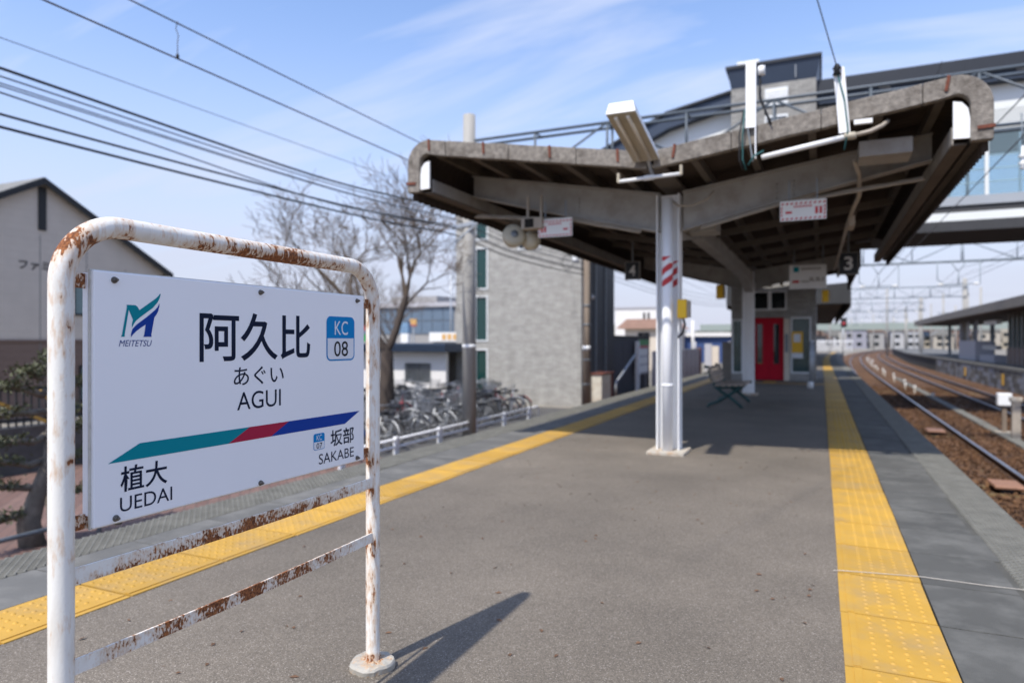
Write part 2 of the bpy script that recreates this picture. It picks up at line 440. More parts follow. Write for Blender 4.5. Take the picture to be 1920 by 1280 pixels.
mat("screen_grey", (0.22, 0.195, 0.165), 0.8, var=0.12, scale=3)
mat("pole_wood", (0.20, 0.155, 0.115), 0.9, var=0.2, scale=6, stretch=(1, 1, 0.1))
mat("rail_top", (0.33, 0.35, 0.40), 0.28, 0.85, var=0.08)
mat("rail_side", (0.075, 0.04, 0.025), 0.85, var=0.2, scale=10)
mat("sleeper_wood", (0.13, 0.085, 0.045), 0.9, var=0.3, scale=8, stretch=(0.2, 1, 1), dirt=(0.30, 0.21, 0.06), dirt_amt=0.5)
mat("coil_copper", (0.30, 0.155, 0.095), 0.6, var=0.15, scale=10)
mat("stone_row", (0.46, 0.42, 0.36), 0.8, var=0.2)
mat("ground_soil", (0.24, 0.215, 0.18), 0.95, var=0.2, scale=0.5, bump=0.4, bscale=8, dirt=(0.12, 0.12, 0.06), dirt_amt=0.5, dirt_scale=0.2)
mat_brick("paver_brown", (0.15, 0.085, 0.065), (0.19, 0.115, 0.09), (0.08, 0.06, 0.05), 0.22, 0.11)
mat("bark", (0.06, 0.045, 0.036), 0.95, var=0.3, scale=10, bump=0.8, bscale=25, stretch=(1, 1, 0.3))
mat("bark_grey", (0.17, 0.145, 0.115), 0.95, var=0.3, scale=10, bump=0.9, bscale=25)
mat("twig", (0.125, 0.092, 0.066), 0.9, var=0.2)
mat("leaf", (0.075, 0.08, 0.03), 0.6, var=0.35, scale=8)
mat("siding_grey", (0.60, 0.52, 0.44), 0.75, var=0.05, scale=2)
mat("siding_brown", (0.20, 0.135, 0.105), 0.75, var=0.06, scale=2)
mat("house_dark", (0.018, 0.018, 0.019), 0.6, var=0.1)
mat("roof_grey", (0.20, 0.195, 0.18), 0.85, var=0.15, scale=3)
mat("curtain", (0.20, 0.27, 0.26), 0.7, var=0.08, scale=4)
mat("wall_white", (0.74, 0.71, 0.67), 0.75, var=0.04, scale=1)
mat("roof_navy", (0.03, 0.05, 0.085), 0.5, var=0.06)
mat("roof_tile_orange", (0.37, 0.225, 0.17), 0.8, var=0.12, scale=2)
mat("cream_wall", (0.62, 0.54, 0.44), 0.8, var=0.05)
mat("fence_lavender", (0.42, 0.41, 0.43), 0.6, var=0.06)
mat("fence_dark", (0.055, 0.055, 0.062), 0.7, var=0.1)
mat("warehouse_navy", (0.035, 0.07, 0.19), 0.6, var=0.06)
mat("hill_green", (0.10, 0.10, 0.075), 0.95, var=0.45, scale=0.12, bump=1.0, bscale=0.5)
mat("cabinet_cream", (0.58, 0.54, 0.44), 0.6, var=0.1, dirt=(0.35, 0.2, 0.1), dirt_amt=0.5)
mat("concrete_wall_dark", (0.085, 0.082, 0.078), 0.9, var=0.3, scale=3, bump=0.5, bscale=12)
mat("stone_blue", (0.22, 0.23, 0.26), 0.85, var=0.25, scale=3)
mat("bike_silver", (0.36, 0.37, 0.38), 0.3, 0.6, var=0.05)
mat("bike_black", (0.02, 0.02, 0.022), 0.35, var=0.05)
mat("bike_blue", (0.03, 0.09, 0.28), 0.35, var=0.05)
mat("bike_red", (0.35, 0.02, 0.025), 0.35, var=0.05)
mat("bike_white", (0.7, 0.7, 0.68), 0.35, var=0.05)
mat("tyre", (0.018, 0.017, 0.017), 0.85, var=0.1)
mat("grass_dry", (0.16, 0.14, 0.06), 0.9, var=0.3)
mat("bridge_green", (0.27, 0.31, 0.28), 0.6, var=0.1)
mat("blue_facade", (0.11, 0.155, 0.21), 0.35, var=0.1, spec=0.8)
mat("grey_building", (0.30, 0.29, 0.28), 0.8, var=0.08)
mat("far_pale", (0.42, 0.42, 0.43), 0.8, var=0.06)
mat("far_cream", (0.38, 0.34, 0.28), 0.8, var=0.06)
mat("far_mauve", (0.27, 0.265, 0.30), 0.8, var=0.06)
mat("far_blue", (0.16, 0.27, 0.40), 0.6, var=0.06)
mat("far_red", (0.32, 0.10, 0.09), 0.6, var=0.06)
mat("slate_blue", (0.26, 0.30, 0.33), 0.6, var=0.1)
mat("slate_paint", (0.085, 0.105, 0.125), 0.5, var=0.1)
mat("wire_metal", (0.13, 0.13, 0.14), 0.45, 0.5, var=0.1)
mat("contact_metal", (0.16, 0.15, 0.17), 0.45, 0.5, var=0.1)
mat("leaf_litter", (0.14, 0.075, 0.04), 0.85, var=0.3)
mat("poster_yellow", (0.75, 0.42, 0.02), 0.5, var=0.05)
mat("poster_white", (0.68, 0.70, 0.72), 0.5, var=0.05)
mat("signal_red", (0.35, 0.02, 0.03), 0.5, var=0.05)
mat("sign_green", (0.05, 0.26, 0.09), 0.5, var=0.05)
mat("sign_orange", (0.62, 0.36, 0.12), 0.5, var=0.05)

# ------------------------------------------------------------------ mesh helpers
WL = {}


def zero(parent):
    return WL.get(parent.name, Vector((0, 0, 0))) if parent else Vector((0, 0, 0))


def link(o, parent=None, world_coords=True):
    COL.objects.link(o)
    if parent is not None:
        o.parent = parent
        if world_coords:
            o.location = -zero(parent)
            WL[o.name] = Vector((0, 0, 0))
        else:
            WL[o.name] = zero(parent)
    else:
        WL[o.name] = Vector((0, 0, 0))
    return o


def tag(o, label=None, cat=None, group=None, kind=None):
    if label: o["label"] = label
    if cat: o["category"] = cat
    if group: o["group"] = group
    if kind: o["kind"] = kind
    return o


def thing(name, loc, label, cat, group=None):
    o = bpy.data.objects.new(name, None)
    COL.objects.link(o)
    o.location = loc
    o.empty_display_size = 0.2
    WL[o.name] = Vector(loc)
    return tag(o, label, cat, group)


class MB:
    def __init__(s):
        s.v = []; s.f = []; s.smooth = []

    def add(s, vs, fs, sm=False):
        n = len(s.v)
        s.v += [tuple(p) for p in vs]
        s.f += [tuple(i + n for i in f) for f in fs]
        s.smooth += [sm] * len(fs)
        return s

    def box(s, a, b, rot=None, pivot=None):
        """axis-aligned box from corner a to corner b, optionally turned by matrix rot about pivot"""
        x0, y0, z0 = [min(a[i], b[i]) for i in range(3)]
        x1, y1, z1 = [max(a[i], b[i]) for i in range(3)]
        vs = [Vector(p) for p in ((x0, y0, z0), (x1, y0, z0), (x1, y1, z0), (x0, y1, z0), (x0, y0, z1), (x1, y0, z1), (x1, y1, z1), (x0, y1, z1))]
        if rot is not None:
            pv = Vector(pivot) if pivot is not None else (vs[0] + vs[6]) / 2
            vs = [rot @ (p - pv) + pv for p in vs]
        return s.add(vs, [(0, 3, 2, 1), (4, 5, 6, 7), (0, 1, 5, 4), (1, 2, 6, 5), (2, 3, 7, 6), (3, 0, 4, 7)])

    def bar(s, p, q, w, h, up=(0, 0, 1)):
        """rectangular bar from p to q; w across, h along up"""
        p, q = Vector(p), Vector(q)
        d = (q - p).normalized()
        u = Vector(up)
        if abs(d.dot(u)) > 0.98:
            u = Vector((0, 1, 0))
        r = d.cross(u).normalized()
        u = r.cross(d).normalized()
        vs = []
        for c in (p, q):
            for i, j in ((-1, -1), (1, -1), (1, 1), (-1, 1)):
                vs.append(c + r * (w / 2 * i) + u * (h / 2 * j))
        return s.add(vs, [(0, 1, 2, 3), (7, 6, 5, 4), (0, 4, 5, 1), (1, 5, 6, 2), (2, 6, 7, 3), (3, 7, 4, 0)])

    def tube(s, pts, r, n=8, caps=True, sm=True):
        """tube through pts; r a number or one per point"""
        pts = [Vector(p) for p in pts]
        rs = r if isinstance(r, (list, tuple)) else [r] * len(pts)
        m = len(pts)
        t0 = (pts[1] - pts[0]).normalized()
        u = Vector((0, 0, 1)) if abs(t0.z) < 0.9 else Vector((0, 1, 0))
        u = (u - t0 * u.dot(t0)).normalized()
        vs = []
        for i, p in enumerate(pts):
            if i == 0: t = pts[1] - pts[0]
            elif i == m - 1: t = pts[-1] - pts[-2]
            else: t = (pts[i + 1] - p).normalized() + (p - pts[i - 1]).normalized()
            t = t.normalized() if t.length > 1e-9 else t0
            u = (u - t * u.dot(t))
            u = u.normalized() if u.length > 1e-6 else Vector((1, 0, 0))
            w = t.cross(u)
            for k in range(n):
                a = 2 * math.pi * k / n
                vs.append(p + (u * math.cos(a) + w * math.sin(a)) * rs[i])
        fs = []
        for i in range(m - 1):
            for k in range(n):
                k2 = (k + 1) % n
                fs.append((i * n + k, i * n + k2, (i + 1) * n + k2, (i + 1) * n + k))
        s.add(vs, fs, sm)
        if caps:
            o = len(s.v) - len(vs)
            s.f.append(tuple(o + k for k in reversed(range(n)))); s.smooth.append(False)
            s.f.append(tuple(o + (m - 1) * n + k for k in range(n))); s.smooth.append(False)
        return s

    def prism(s, poly, a, b, axis='y'):
        """polygon of (p, q) pairs extruded along axis from a to b; pairs are (x,z) for y, (y,z) for x, (x,y) for z"""
        def mk(p, t):
            if axis == 'y': return (p[0], t, p[1])
            if axis == 'x': return (t, p[0], p[1])
            return (p[0], p[1], t)
        n = len(poly)
        vs = [mk(p, a) for p in poly] + [mk(p, b) for p in poly]
        fs = [tuple(range(n)), tuple(reversed(range(n, 2 * n)))]
        for i in range(n):
            j = (i + 1) % n
            fs.append((i, i + n, j + n, j))
        return s.add(vs, fs)

    def lathe(s, prof, c, n=16, axis='z', sm=True):
        """profile [(r, h)] turned about an axis through c"""
        vs = []
        for r, h in prof:
            for k in range(n):
                a = 2 * math.pi * k / n
                x, y = r * math.cos(a), r * math.sin(a)
                if axis == 'z': p = (x, y, h)
                elif axis == 'x': p = (h, x, y)
                else: p = (x, h, y)
                vs.append((c[0] + p[0], c[1] + p[1], c[2] + p[2]))
        fs = []
        for i in range(len(prof) - 1):
            for k in range(n):
                k2 = (k + 1) % n
                fs.append((i * n + k, i * n + k2, (i + 1) * n + k2, (i + 1) * n + k))
        s.add(vs, fs, sm)
        o = len(s.v) - len(vs)
        if prof[0][0] > 1e-5:
            s.f.append(tuple(o + k for k in reversed(range(n)))); s.smooth.append(False)
        if prof[-1][0] > 1e-5:
            s.f.append(tuple(o + (len(prof) - 1) * n + k for k in range(n))); s.smooth.append(False)
        return s

    def mesh(s, name, m, fix=True):
        me = bpy.data.meshes.new(name)
        me.from_pydata(s.v, [], s.f)
        me.materials.append(MATS[m])
        me.polygons.foreach_set("use_smooth", s.smooth)
        if fix:
            bm = bmesh.new(); bm.from_mesh(me)
            bmesh.ops.recalc_face_normals(bm, faces=bm.faces)
            bm.to_mesh(me); bm.free()
        me.update()
        return me

    def build(s, name, m, parent=None, bevel=0.0, world=True, rust=None, fix=True, seg=2):
        me = s.mesh(name, m, fix)
        o = bpy.data.objects.new(name, me)
        link(o, parent, world)
        if rust:
            at = me.attributes.new("rust", 'FLOAT', 'POINT')
            at.data.foreach_set("value", [rust(v.co) for v in me.vertices])
        if bevel:
            md = o.modifiers.new("edge", 'BEVEL')
            md.width = bevel; md.segments = seg; md.limit_method = 'ANGLE'; md.angle_limit = R(40)
            md.harden_normals = False
        return o


def quick(name, m, parent, fn, **k):
    b = MB(); fn(b)
    return b.build(name, m, parent, **k)


def text_mesh(body, shear=0.0, bold=0.0):
    cu = bpy.data.curves.new("lettering", 'FONT')
    cu.body = body
    cu.size = 1.0
    cu.shear = shear
    cu.offset = bold
    cu.resolution_u = 5
    o = bpy.data.objects.new("lettering", cu)
    COL.objects.link(o)
    dg = bpy.context.evaluated_depsgraph_get()
    dg.update()
    me = bpy.data.meshes.new_from_object(o.evaluated_get(dg))
    bpy.data.objects.remove(o)
    bpy.data.curves.remove(cu)
    return me


def lettering(name, body, m, parent, rect, plane='x', at=0.0, shear=0.0, bold=0.0, flip=False, world=True):
    """flat print fitted to rect (a0,a1,z0,z1) on the plane x=at (a is y) or y=at (a is x)"""
    me = text_mesh(body, shear, bold)
    xs = [v.co.x for v in me.vertices]; ys = [v.co.y for v in me.vertices]
    x0, x1, y0, y1 = min(xs), max(xs), min(ys), max(ys)
    a0, a1, z0, z1 = rect
    for v in me.vertices:
        p = (v.co.x - x0) / (x1 - x0); q = (v.co.y - y0) / (y1 - y0)
        if flip: p = 1 - p
        a = a0 + (a1 - a0) * p; z = z0 + (z1 - z0) * q
        v.co = (at, a, z) if plane == 'x' else (a, at, z)
    me.materials.clear()
    me.materials.append(MATS[m])
    me.name = name
    o = bpy.data.objects.new(name, me)
    return link(o, parent, world)


def copy_tree(o, parent=None):
    c = o.copy()
    COL.objects.link(c)
    if parent is not None:
        c.parent = parent
    for ch in o.children:
        copy_tree(ch, c)
    return c


def interp(tab, y):
    if y <= tab[0][0]:
        a, b = tab[0], tab[1]
    elif y >= tab[-1][0]:
        a, b = tab[-2], tab[-1]
    else:
        i = max(k for k in range(len(tab) - 1) if tab[k][0] <= y)
        a, b = tab[i], tab[i + 1]
    return a[1] + (b[1] - a[1]) * (y - a[0]) / (b[0] - a[0])


def smooth_tab(tab, y, w=8.0):
    return sum(interp(tab, y + w * k / 4) for k in range(-4, 5)) / 9


def bend(y):
    """how far the island platform swings right towards its far end"""
    return 0.0 if y < 45 else 0.00056 * (y - 45) ** 2


TRK = [(-30, 2.50), (0, 2.53), (14, 2.55), (30, 2.64), (45, 2.74), (56, 2.85), (68, 3.02), (85, 3.45), (118, 4.9), (150, 7.4), (195, 12.6), (260, 24.0)]
def track_x(y): return smooth_tab(TRK, y)


OPP = [(-30, 8.3), (38, 8.4), (55, 8.55), (91, 9.1), (106, 10.0), (150, 12.4), (200, 17)]
def opp_x(y): return smooth_tab(OPP, y)


def strip(rows, m, name, parent=None, world=True):
    """sheet from rows of points"""
    b = MB()
    n = len(rows[0])
    vs = [p for r in rows for p in r]
    fs = []
    for i in range(len(rows) - 1):
        for k in range(n - 1):
            fs.append((i * n + k, i * n + k + 1, (i + 1) * n + k + 1, (i + 1) * n + k))
    b.add(vs, fs)
    return b.build(name, m, parent, world=world)


def frange(a, b, st):
    n = max(1, int(round((b - a) / st)))
    return [a + (b - a) * i / n for i in range(n + 1)]

# ------------------------------------------------------------------ the setting: ground, platforms, tracks
random.seed(7)
GZ = -1.25                                            # ground level beside the line
g = MB().add([(-1500, -300, GZ), (1500, -300, GZ), (1500, 2500, GZ), (-1500, 2500, GZ)], [(0, 1, 2, 3)]).build("ground", "ground_soil")
tag(g, "pale flat soil stretching away around the station", kind="structure")
pv = MB().add([(-14.0, -2, GZ + .012), (-8.45, -2, GZ + .012), (-8.45, 12.4, GZ + .012), (-14.0, 12.4, GZ + .012)], [(0, 1, 2, 3)]).build("pavement", "paver_brown")
tag(pv, "brown block pavement below the platform beyond the line", kind="structure")
pk = MB().add([(-19, 12.4, GZ + .008), (-8.45, 12.4, GZ + .008), (-8.45, 24.6, GZ + .008), (-19, 24.6, GZ + .008)], [(0, 1, 2, 3)]).build("parking_ground", "concrete_wall_dark")
tag(pk, "dark asphalt bicycle parking ground behind the rail", kind="structure")

XL0, XL1, XL2 = -4.45, -3.61, -3.20                    # left edge, yellow line outer and inner
XR2, XR1, XR0 = 0.085, 0.49, 1.28                      # right yellow line inner and outer, right edge
YS = frange(-8, 44, 2) + frange(46, 92, 2)
plat = strip([[(XL2 + bend(y) - .01, y, 0), (-1.6 + bend(y), y, 0.004), (XR2 + bend(y) + .01, y, 0)] for y in YS], "asphalt", "platform")
tag(plat, "grey asphalt island platform with yellow tactile lines and concrete edges", kind="structure")
for x, s in ((XL0 + .06, -1), (XR0 - .06, 1)):
    strip([[(x + bend(y), y, -.14), (x + bend(y), y, GZ)] for y in YS], "platform_wall", "side_wall", plat)
strip([[(XL0 + bend(y) + .05, y, -.03), (XR0 - .05 + bend(y), y, -.03)] for y in YS], "joint_dark", "bed", plat)

# yellow tactile blocks: 0.4 x 0.6 with dots and an inner bar
def block_mesh(s):
    b = MB()
    b.box((0, 0, -.03), (s * .402, .588, .006))
    b.box((s * .032, .004, .006), (s * .060, .584, .0105))
    for i in range(5):
        for j in range(10):
            cx, cy = s * (.118 + .060 * i), .030 + .0587 * j
            n = 8
            vs = [(cx + .0125 * math.cos(2 * math.pi * k / n), cy + .0125 * math.sin(2 * math.pi * k / n), .006) for k in range(n)]
            vs += [(cx + .0075 * math.cos(2 * math.pi * k / n), cy + .0075 * math.sin(2 * math.pi * k / n), .0112) for k in range(n)]
            b.add(vs, [(k, (k + 1) % n, (k + 1) % n + n, k + n) for k in range(n)] + [tuple(range(n, 2 * n))], True)
    return b.mesh("tactile_block", "tactile_yellow")


def block_far_mesh(s):
    return MB().box((0, 0, -.03), (s * .402, .588, .008)).box((s * .032, .004, .008), (s * .060, .584, .011)).mesh("tactile_block", "tactile_yellow")


bm_r, bm_l, bf_r, bf_l = block_mesh(1), block_mesh(-1), block_far_mesh(1), block_far_mesh(-1)
for k in range(-3, 70):
    y = 3.045 + .603 * k
    for near, far, x, y0 in ((bm_r, bf_r, XR2, y), (bm_l, bf_l, XL2, y - .068)):
        o = bpy.data.objects.new("tactile_block", near if y < 16 else far)
        link(o, plat, False)
        o.location = (x + random.uniform(-.003, .003), y0, random.uniform(-.0012, .0012))
        o.rotation_euler = (0, 0, random.uniform(-.002, .002))
yb = 3.045 + .603 * 70
for a, c in ((XR2, XR1), (XL1, XL2)):
    strip([[(a + bend(y), y, .007), (c + bend(y), y, .007)] for y in frange(yb, 92, 3)], "tactile_yellow", "tactile_strip", plat)

# concrete edge slabs, then a plain run further off
slabs = []
for w in (.43, .455, .47):
    slabs.append((w, MB().box((0, 0, -.14), (w, .594, .002)).mesh("edge_slab", "edge_concrete"), MB().box((0, 0, -.14), (w, .594, .002)).mesh("edge_slab", "edge_concrete_dark")))
for k in range(-4, 50):
    y = 3.045 + .603 * k
    w, _, me = random.choice(slabs)
    o = bpy.data.objects.new("edge_slab", me); link(o, plat, False)
    o.location = (XR1 + .006, y, random.uniform(-.002, .001))
    w2, me, _ = random.choice(slabs)
    o = bpy.data.objects.new("edge_slab", me); link(o, plat, False)
    o.location = (XL1 - .006, y + .58, random.uniform(-.002, .001)); o.rotation_euler = (0, 0, math.pi)
    o = MB().box((XR1 + .006 + w + .003, y, -.14), (XR0, y + .6, -.004)).build("stud_plate", "edge_stud_base", plat)
    o = MB().box((XL0, y, -.14), (XL1 - .006 - w2 - .003, y + .6, -.004)).build("stud_plate", "edge_stud_base", plat)
ye = 3.045 + .603 * 50
for a, c, e in ((XR1, .95, XR0), (XL1, -4.07, XL0)):
    strip([[(a + bend(y), y, .001), (c + bend(y), y, .001)] for y in frange(ye, 92, 3)], "edge_concrete_dark" if a > 0 else "edge_concrete", "edge_slab", plat)
    strip([[(c + bend(y), y, -.001), (e + bend(y), y, -.001), (e + bend(y), y, -.14)] for y in frange(ye, 92, 3)], "edge_stud", "stud_plate", plat)
for x0, x1, ya, yz in ((.965, XR0 - .004, 2.0, 33), (XL0 + .004, -4.085, .6, 33)):
    b = MB()
    for y in frange(ya, yz, .052):
        if y > 16 and random.random() < .0: continue
        for s in (1, -1):
            d = (x1 - x0) * .9
            p, q = Vector((x0, y - s * d / 2, .0)), Vector((x1, y + s * d / 2, .0))
            t = (q - p).normalized(); r = Vector((-t.y, t.x, 0)) * .0075; r2 = r * .55
            z1 = .0075 + (.0008 if s > 0 else 0)
            vs = [p + r + Vector((0, 0, -.004)), p + r2 + Vector((0, 0, z1)), p - r2 + Vector((0, 0, z1)), p - r + Vector((0, 0, -.004)),
                  q + r + Vector((0, 0, -.004)), q + r2 + Vector((0, 0, z1)), q - r2 + Vector((0, 0, z1)), q - r + Vector((0, 0, -.004))]
            b.add(vs, [(0, 1, 5, 4), (1, 2, 6, 5), (2, 3, 7, 6), (0, 3, 2, 1), (4, 5, 6, 7)])
    o = b.build("anti_slip_lattice", "edge_stud", plat, fix=False); o["kind"] = "stuff"

# cross guidance line in front of the lift
for k in range(12):
    x = -2.9 + .25 * k
    o = MB().box((x, 22.6, -.02), (x + .245, 22.84, .008)).build("tactile_block", "tactile_yellow", plat)
for k in range(3):
    MB().box((-1.72, 22.86 + .3 * k, -.02), (-1.32, 23.15 + .3 * k, .008)).build("tactile_block", "tactile_yellow", plat)

# scraps of leaf and grit blown onto the asphalt
b = MB()
for i in range(170):
    x, y = random.uniform(-3.0, 0.0), random.uniform(1.6, 9)
    a, l, w = random.uniform(0, 6.28), random.uniform(.008, .022), random.uniform(.004, .010)
    c, s = math.cos(a), math.sin(a)
    b.add([(x + c * l, y + s * l, .006), (x - s * w, y + c * w, .011), (x - c * l, y - s * l, .006), (x + s * w, y - c * w, .007)], [(0, 1, 2, 3)])
tag(b.build("leaf_litter", "leaf_litter", fix=False), "tiny brown leaf scraps scattered over the asphalt", "leaf litter", kind="stuff")

# right-hand tracks
RZ = -1.0
def ballast_bed(name, fx, half, y0, y1, label):
    rows = []
    for y in frange(y0, y1, .5 if y1 < 60 else 3):
        cx = fx(y)
        rows.append([(cx + t * half, y, GZ + .09 + .025 * mnoise.noise((t * half * 2 + cx, y * 1.3, 3)) + (0.02 if abs(t) < .5 else 0)) for t in (-1, -.8, -.6, -.4, -.2, 0, .2, .4, .6, .8, 1)])
    return tag(strip(rows, "ballast", name), label, kind="structure")


def mid_x(y): return (track_x(y) + track_x(y) + 3.5) / 2
rows = []
for y in frange(-10, 60, .4) + frange(63, 260, 3):
    x0, x1 = XR0 - .05 + bend(min(y, 92)), opp_x(y) - .05
    if y > 92: x0 = track_x(y) - 2.4
    rows.append([(x0 + (x1 - x0) * t / 18, y, GZ + .09 + .03 * mnoise.noise((t * .9, y * 1.3, 3))) for t in range(19)])
bal = strip(rows, "ballast", "ballast")
tag(bal, "rust brown track ballast between the platforms", kind="structure")
rows = [[(-8.4 + (XL0 + .1 + 8.4) * t / 8, y, GZ + .09 + .03 * mnoise.noise((t * .9, y * 1.3, 9))) for t in range(9)] for y in frange(-10, 70, .6)]
tag(strip(rows, "ballast", "ballast"), "rust brown ballast of the track behind the platform", kind="structure")

# loose stones of the near ballast
b = MB()
ico = [(0, 0, 1), (.89, 0, .45), (.28, .85, .45), (-.72, .53, .45), (-.72, -.53, .45), (.28, -.85, .45), (.5, .0, -.5), (-.4, .5, -.5), (-.4, -.5, -.5)]
icf = [(0, 1, 2), (0, 2, 3), (0, 3, 4), (0, 4, 5), (0, 5, 1), (1, 6, 2), (2, 6, 7), (2, 7, 3), (3, 7, 8), (3, 8, 4), (4, 8, 5), (5, 8, 6), (5, 6, 1)]
for i in range(15000):
    y = 8 + 34 * random.random() ** 1.5
    x = random.uniform(1.7, 6.2)
    r = random.uniform(.018, .042)
    a = random.uniform(0, 6.28); c, s = math.cos(a), math.sin(a)
    sx, sy, sz = r * random.uniform(.8, 1.3), r * random.uniform(.7, 1.1), r * random.uniform(.6, 1)
    z = GZ + .10 + random.uniform(-.01, .03)
    b.add([(x + c * p[0] * sx - s * p[1] * sy, y + s * p[0] * sx + c * p[1] * sy, z + p[2] * sz) for p in ico], icf)
o = b.build("ballast_stones", "ballast", bal, fix=False); o["kind"] = "stuff"

sleeper_me = MB().box((-1.0, -.11, -.12), (1.0, .11, .0)).mesh("sleeper", "sleeper_wood")


def railway(name, fx, y0, y1, label, ys0, ys1):
    t = thing(name, (fx(14), 14, GZ), label, "railway track", "tracks beside the platforms")
    ys = frange(y0, y1, 2.0)
    for s in (-1, 1):
        head = MB(); foot = MB()
        for bld, prof in ((head, [(-.034, -.03), (-.034, -.006), (-.026, 0), (.026, 0), (.034, -.006), (.034, -.03)]),
                          (foot, [(-.032, -.031), (-.009, -.045), (-.009, -.125), (-.06, -.14), (-.06, -.155), (.06, -.155), (.06, -.14), (.009, -.125), (.009, -.045), (.032, -.031)])):
            n = len(prof)
            vs = [(fx(y) + s * .567 + p[0], y, RZ + p[1]) for y in ys for p in prof]
            fs = [(i * n + k, i * n + (k + 1) % n, (i + 1) * n + (k + 1) % n, (i + 1) * n + k) for i in range(len(ys) - 1) for k in range(n)]
            bld.add(vs, fs)
        r = head.build("rail", "rail_top", t)
        foot.build("rail_web", "rail_side", r)
    y = ys0
    while y < ys1:
        o = bpy.data.objects.new("sleeper", sleeper_me); link(o, t, False)
        o.location = Vector((fx(y) + random.uniform(-.03, .03), y, RZ - (.14 if any(abs(y - q) < .75 for q in (13.5, 20.9, 38)) else .17))) - zero(t)
        o.rotation_euler = (0, 0, random.uniform(-.02, .02))
        y += .62
    return t


railway("railway_track", track_x, -8, 250, "polished curving track running close beside the yellow-edged platform", 7, 62)
railway("railway_track", lambda y: track_x(y) + 3.5, -8, 250, "second track, next to the opposite platform's stone wall", 16, 70)
railway("railway_track", lambda y: -6.35 + bend(y), -8, 90, "track in the gap between the platform and the bicycle parking", 4, 20)

# opposite platform
rows = [[(opp_x(y), y, GZ), (opp_x(y), y, -.16)] for y in frange(-8, 150, 3)]
opp = strip([[(opp_x(y) - .08, y, -.16), (opp_x(y) - .08, y, 0), (opp_x(y) + 1.2, y, .01), (opp_x(y) + 6.5, y, .02), (opp_x(y) + 6.5, y, GZ)] for y in frange(-8, 150, 3)], "edge_concrete", "opposite_platform")
tag(opp, "opposite concrete platform with a dark stone block wall", kind="structure")
strip(rows, "joint_dark", "wall_backing", opp)
stone = [MB().box((0, 0, 0), (-.05, w, .24)).mesh("wall_stone", m) for w, m in ((.52, "platform_wall"), (.6, "concrete_wall_dark"), (.66, "stone_blue"))]
for row in range(4):
    y = 30 + .3 * (row % 2)
    while y < 66:
        k = random.randrange(3)
        o = bpy.data.objects.new("wall_stone", stone[k]); link(o, opp, False)
        o.location = (opp_x(y) - .004 - random.uniform(0, .015), y, GZ + .09 + row * .25)
        o.rotation_euler = (0, 0, -math.atan2(opp_x(y + .6) - opp_x(y), .6))
        y += (.54, .62, .68)[k]
        
# hills far behind the town
def hill(x0, x1, y, h, seed, label):
    rows = []
    for j in range(7):
        v = j / 6
        row = []
        for i in range(61):
            u = i / 60
            hh = h * (0.55 + .9 * mnoise.noise((u * 6 + seed, seed * 3.1, 0)) + .35 * mnoise.noise((u * 21, seed, 5)))
            hh *= math.sin(math.pi * min(max(u, 0.0), 1.0)) ** .5
            z = GZ - 1 + max(hh, .2) * math.sin(v * math.pi / 2) + .8 * mnoise.noise((u * 90, v * 9, seed))
            row.append((x0 + (x1 - x0) * u, y + v * 70 + 6 * mnoise.noise((u * 20, v * 4, seed)), z))
        rows.append(row)
    return tag(strip(rows, "hill_green", "hills"), label, kind="structure")


hill(-330, -60, 380, 26, 1.3, "low wooded hills far behind the glass shop building")
hill(-150, 30, 330, 17, 4.2, "low dark wooded hill behind the navy warehouse")
hill(20, 420, 520, 20, 8.8, "low far hills beyond the curving tracks")

# ------------------------------------------------------------------ station name sign
SX = -1.63
sg = thing("station_name_sign", (SX, 1.64, 0), "white station name board reading AGUI on a rusty white tube frame", "sign")


def tube_rust(co):
    y, z = co.y, co.z
    r = 0.10
    if z > 1.38:
        r = 0.24
        up = (z - 1.578) / .028 if 1.2 < y < 2.06 else 0
        if 1.34 < y < 2.08:
            k = 1 - abs(y - 1.70) / .40
            r += .29 * max(0, k) ** .6 - .10 * up + .10 * (1 if -.8 < up < .3 else 0)
        if y < 1.20:
            k = max(0, 1 - abs(z - 1.53) / .12)
            r += .30 * k * (1 if co.x < SX + .02 else .55)
        if y > 2.14:
            r += .1
    if y > 2.2 and z <= 1.47:
        r = .13
        if co.y < 2.24: r += .13
        for zc in (1.452, .86, .735, .53):
            if co.y < 2.262: r += .22 * max(0, 1 - abs(z - zc + .03) / .085)
        if z < .06: r += .3
    if y < 1.1 and z <= 1.38:
        for zc, yy, w in ((.30, 1.045, .035), (1.17, 1.04, .018), (1.02, 1.045, .02), (.79, 1.05, .02), (.55, 1.06, .03)):
            r += .40 * max(0, 1 - abs(z - zc) / w) * (1 if co.x > SX + .008 and abs(co.y - yy) < .024 else 0)
        if co.y > 1.04: r += .10
        if z < .05: r += .3
    return r


YA, YB, ZT, RC, RT = 1.026, 2.252, 1.588, .15, .0275
path = [(SX, YA, .0)]
path += [(SX, YA, z) for z in frange(.02, ZT - RC, .012)]
path += [(SX, YA + RC - RC * math.cos(a), ZT - RC + RC * math.sin(a)) for a in frange(R(4), R(86), R(3))]
path += [(SX, y, ZT) for y in frange(YA + RC, YB - RC, .010)]
path += [(SX, YB - RC + RC * math.sin(a), ZT - RC + RC * math.cos(a)) for a in frange(R(4), R(86), R(3))]
path += [(SX, YB, z) for z in reversed(frange(.0, ZT - RC, .012))]
MB().tube(path, RT, 28).build("tube_frame", "rust_tube", sg, rust=tube_rust)


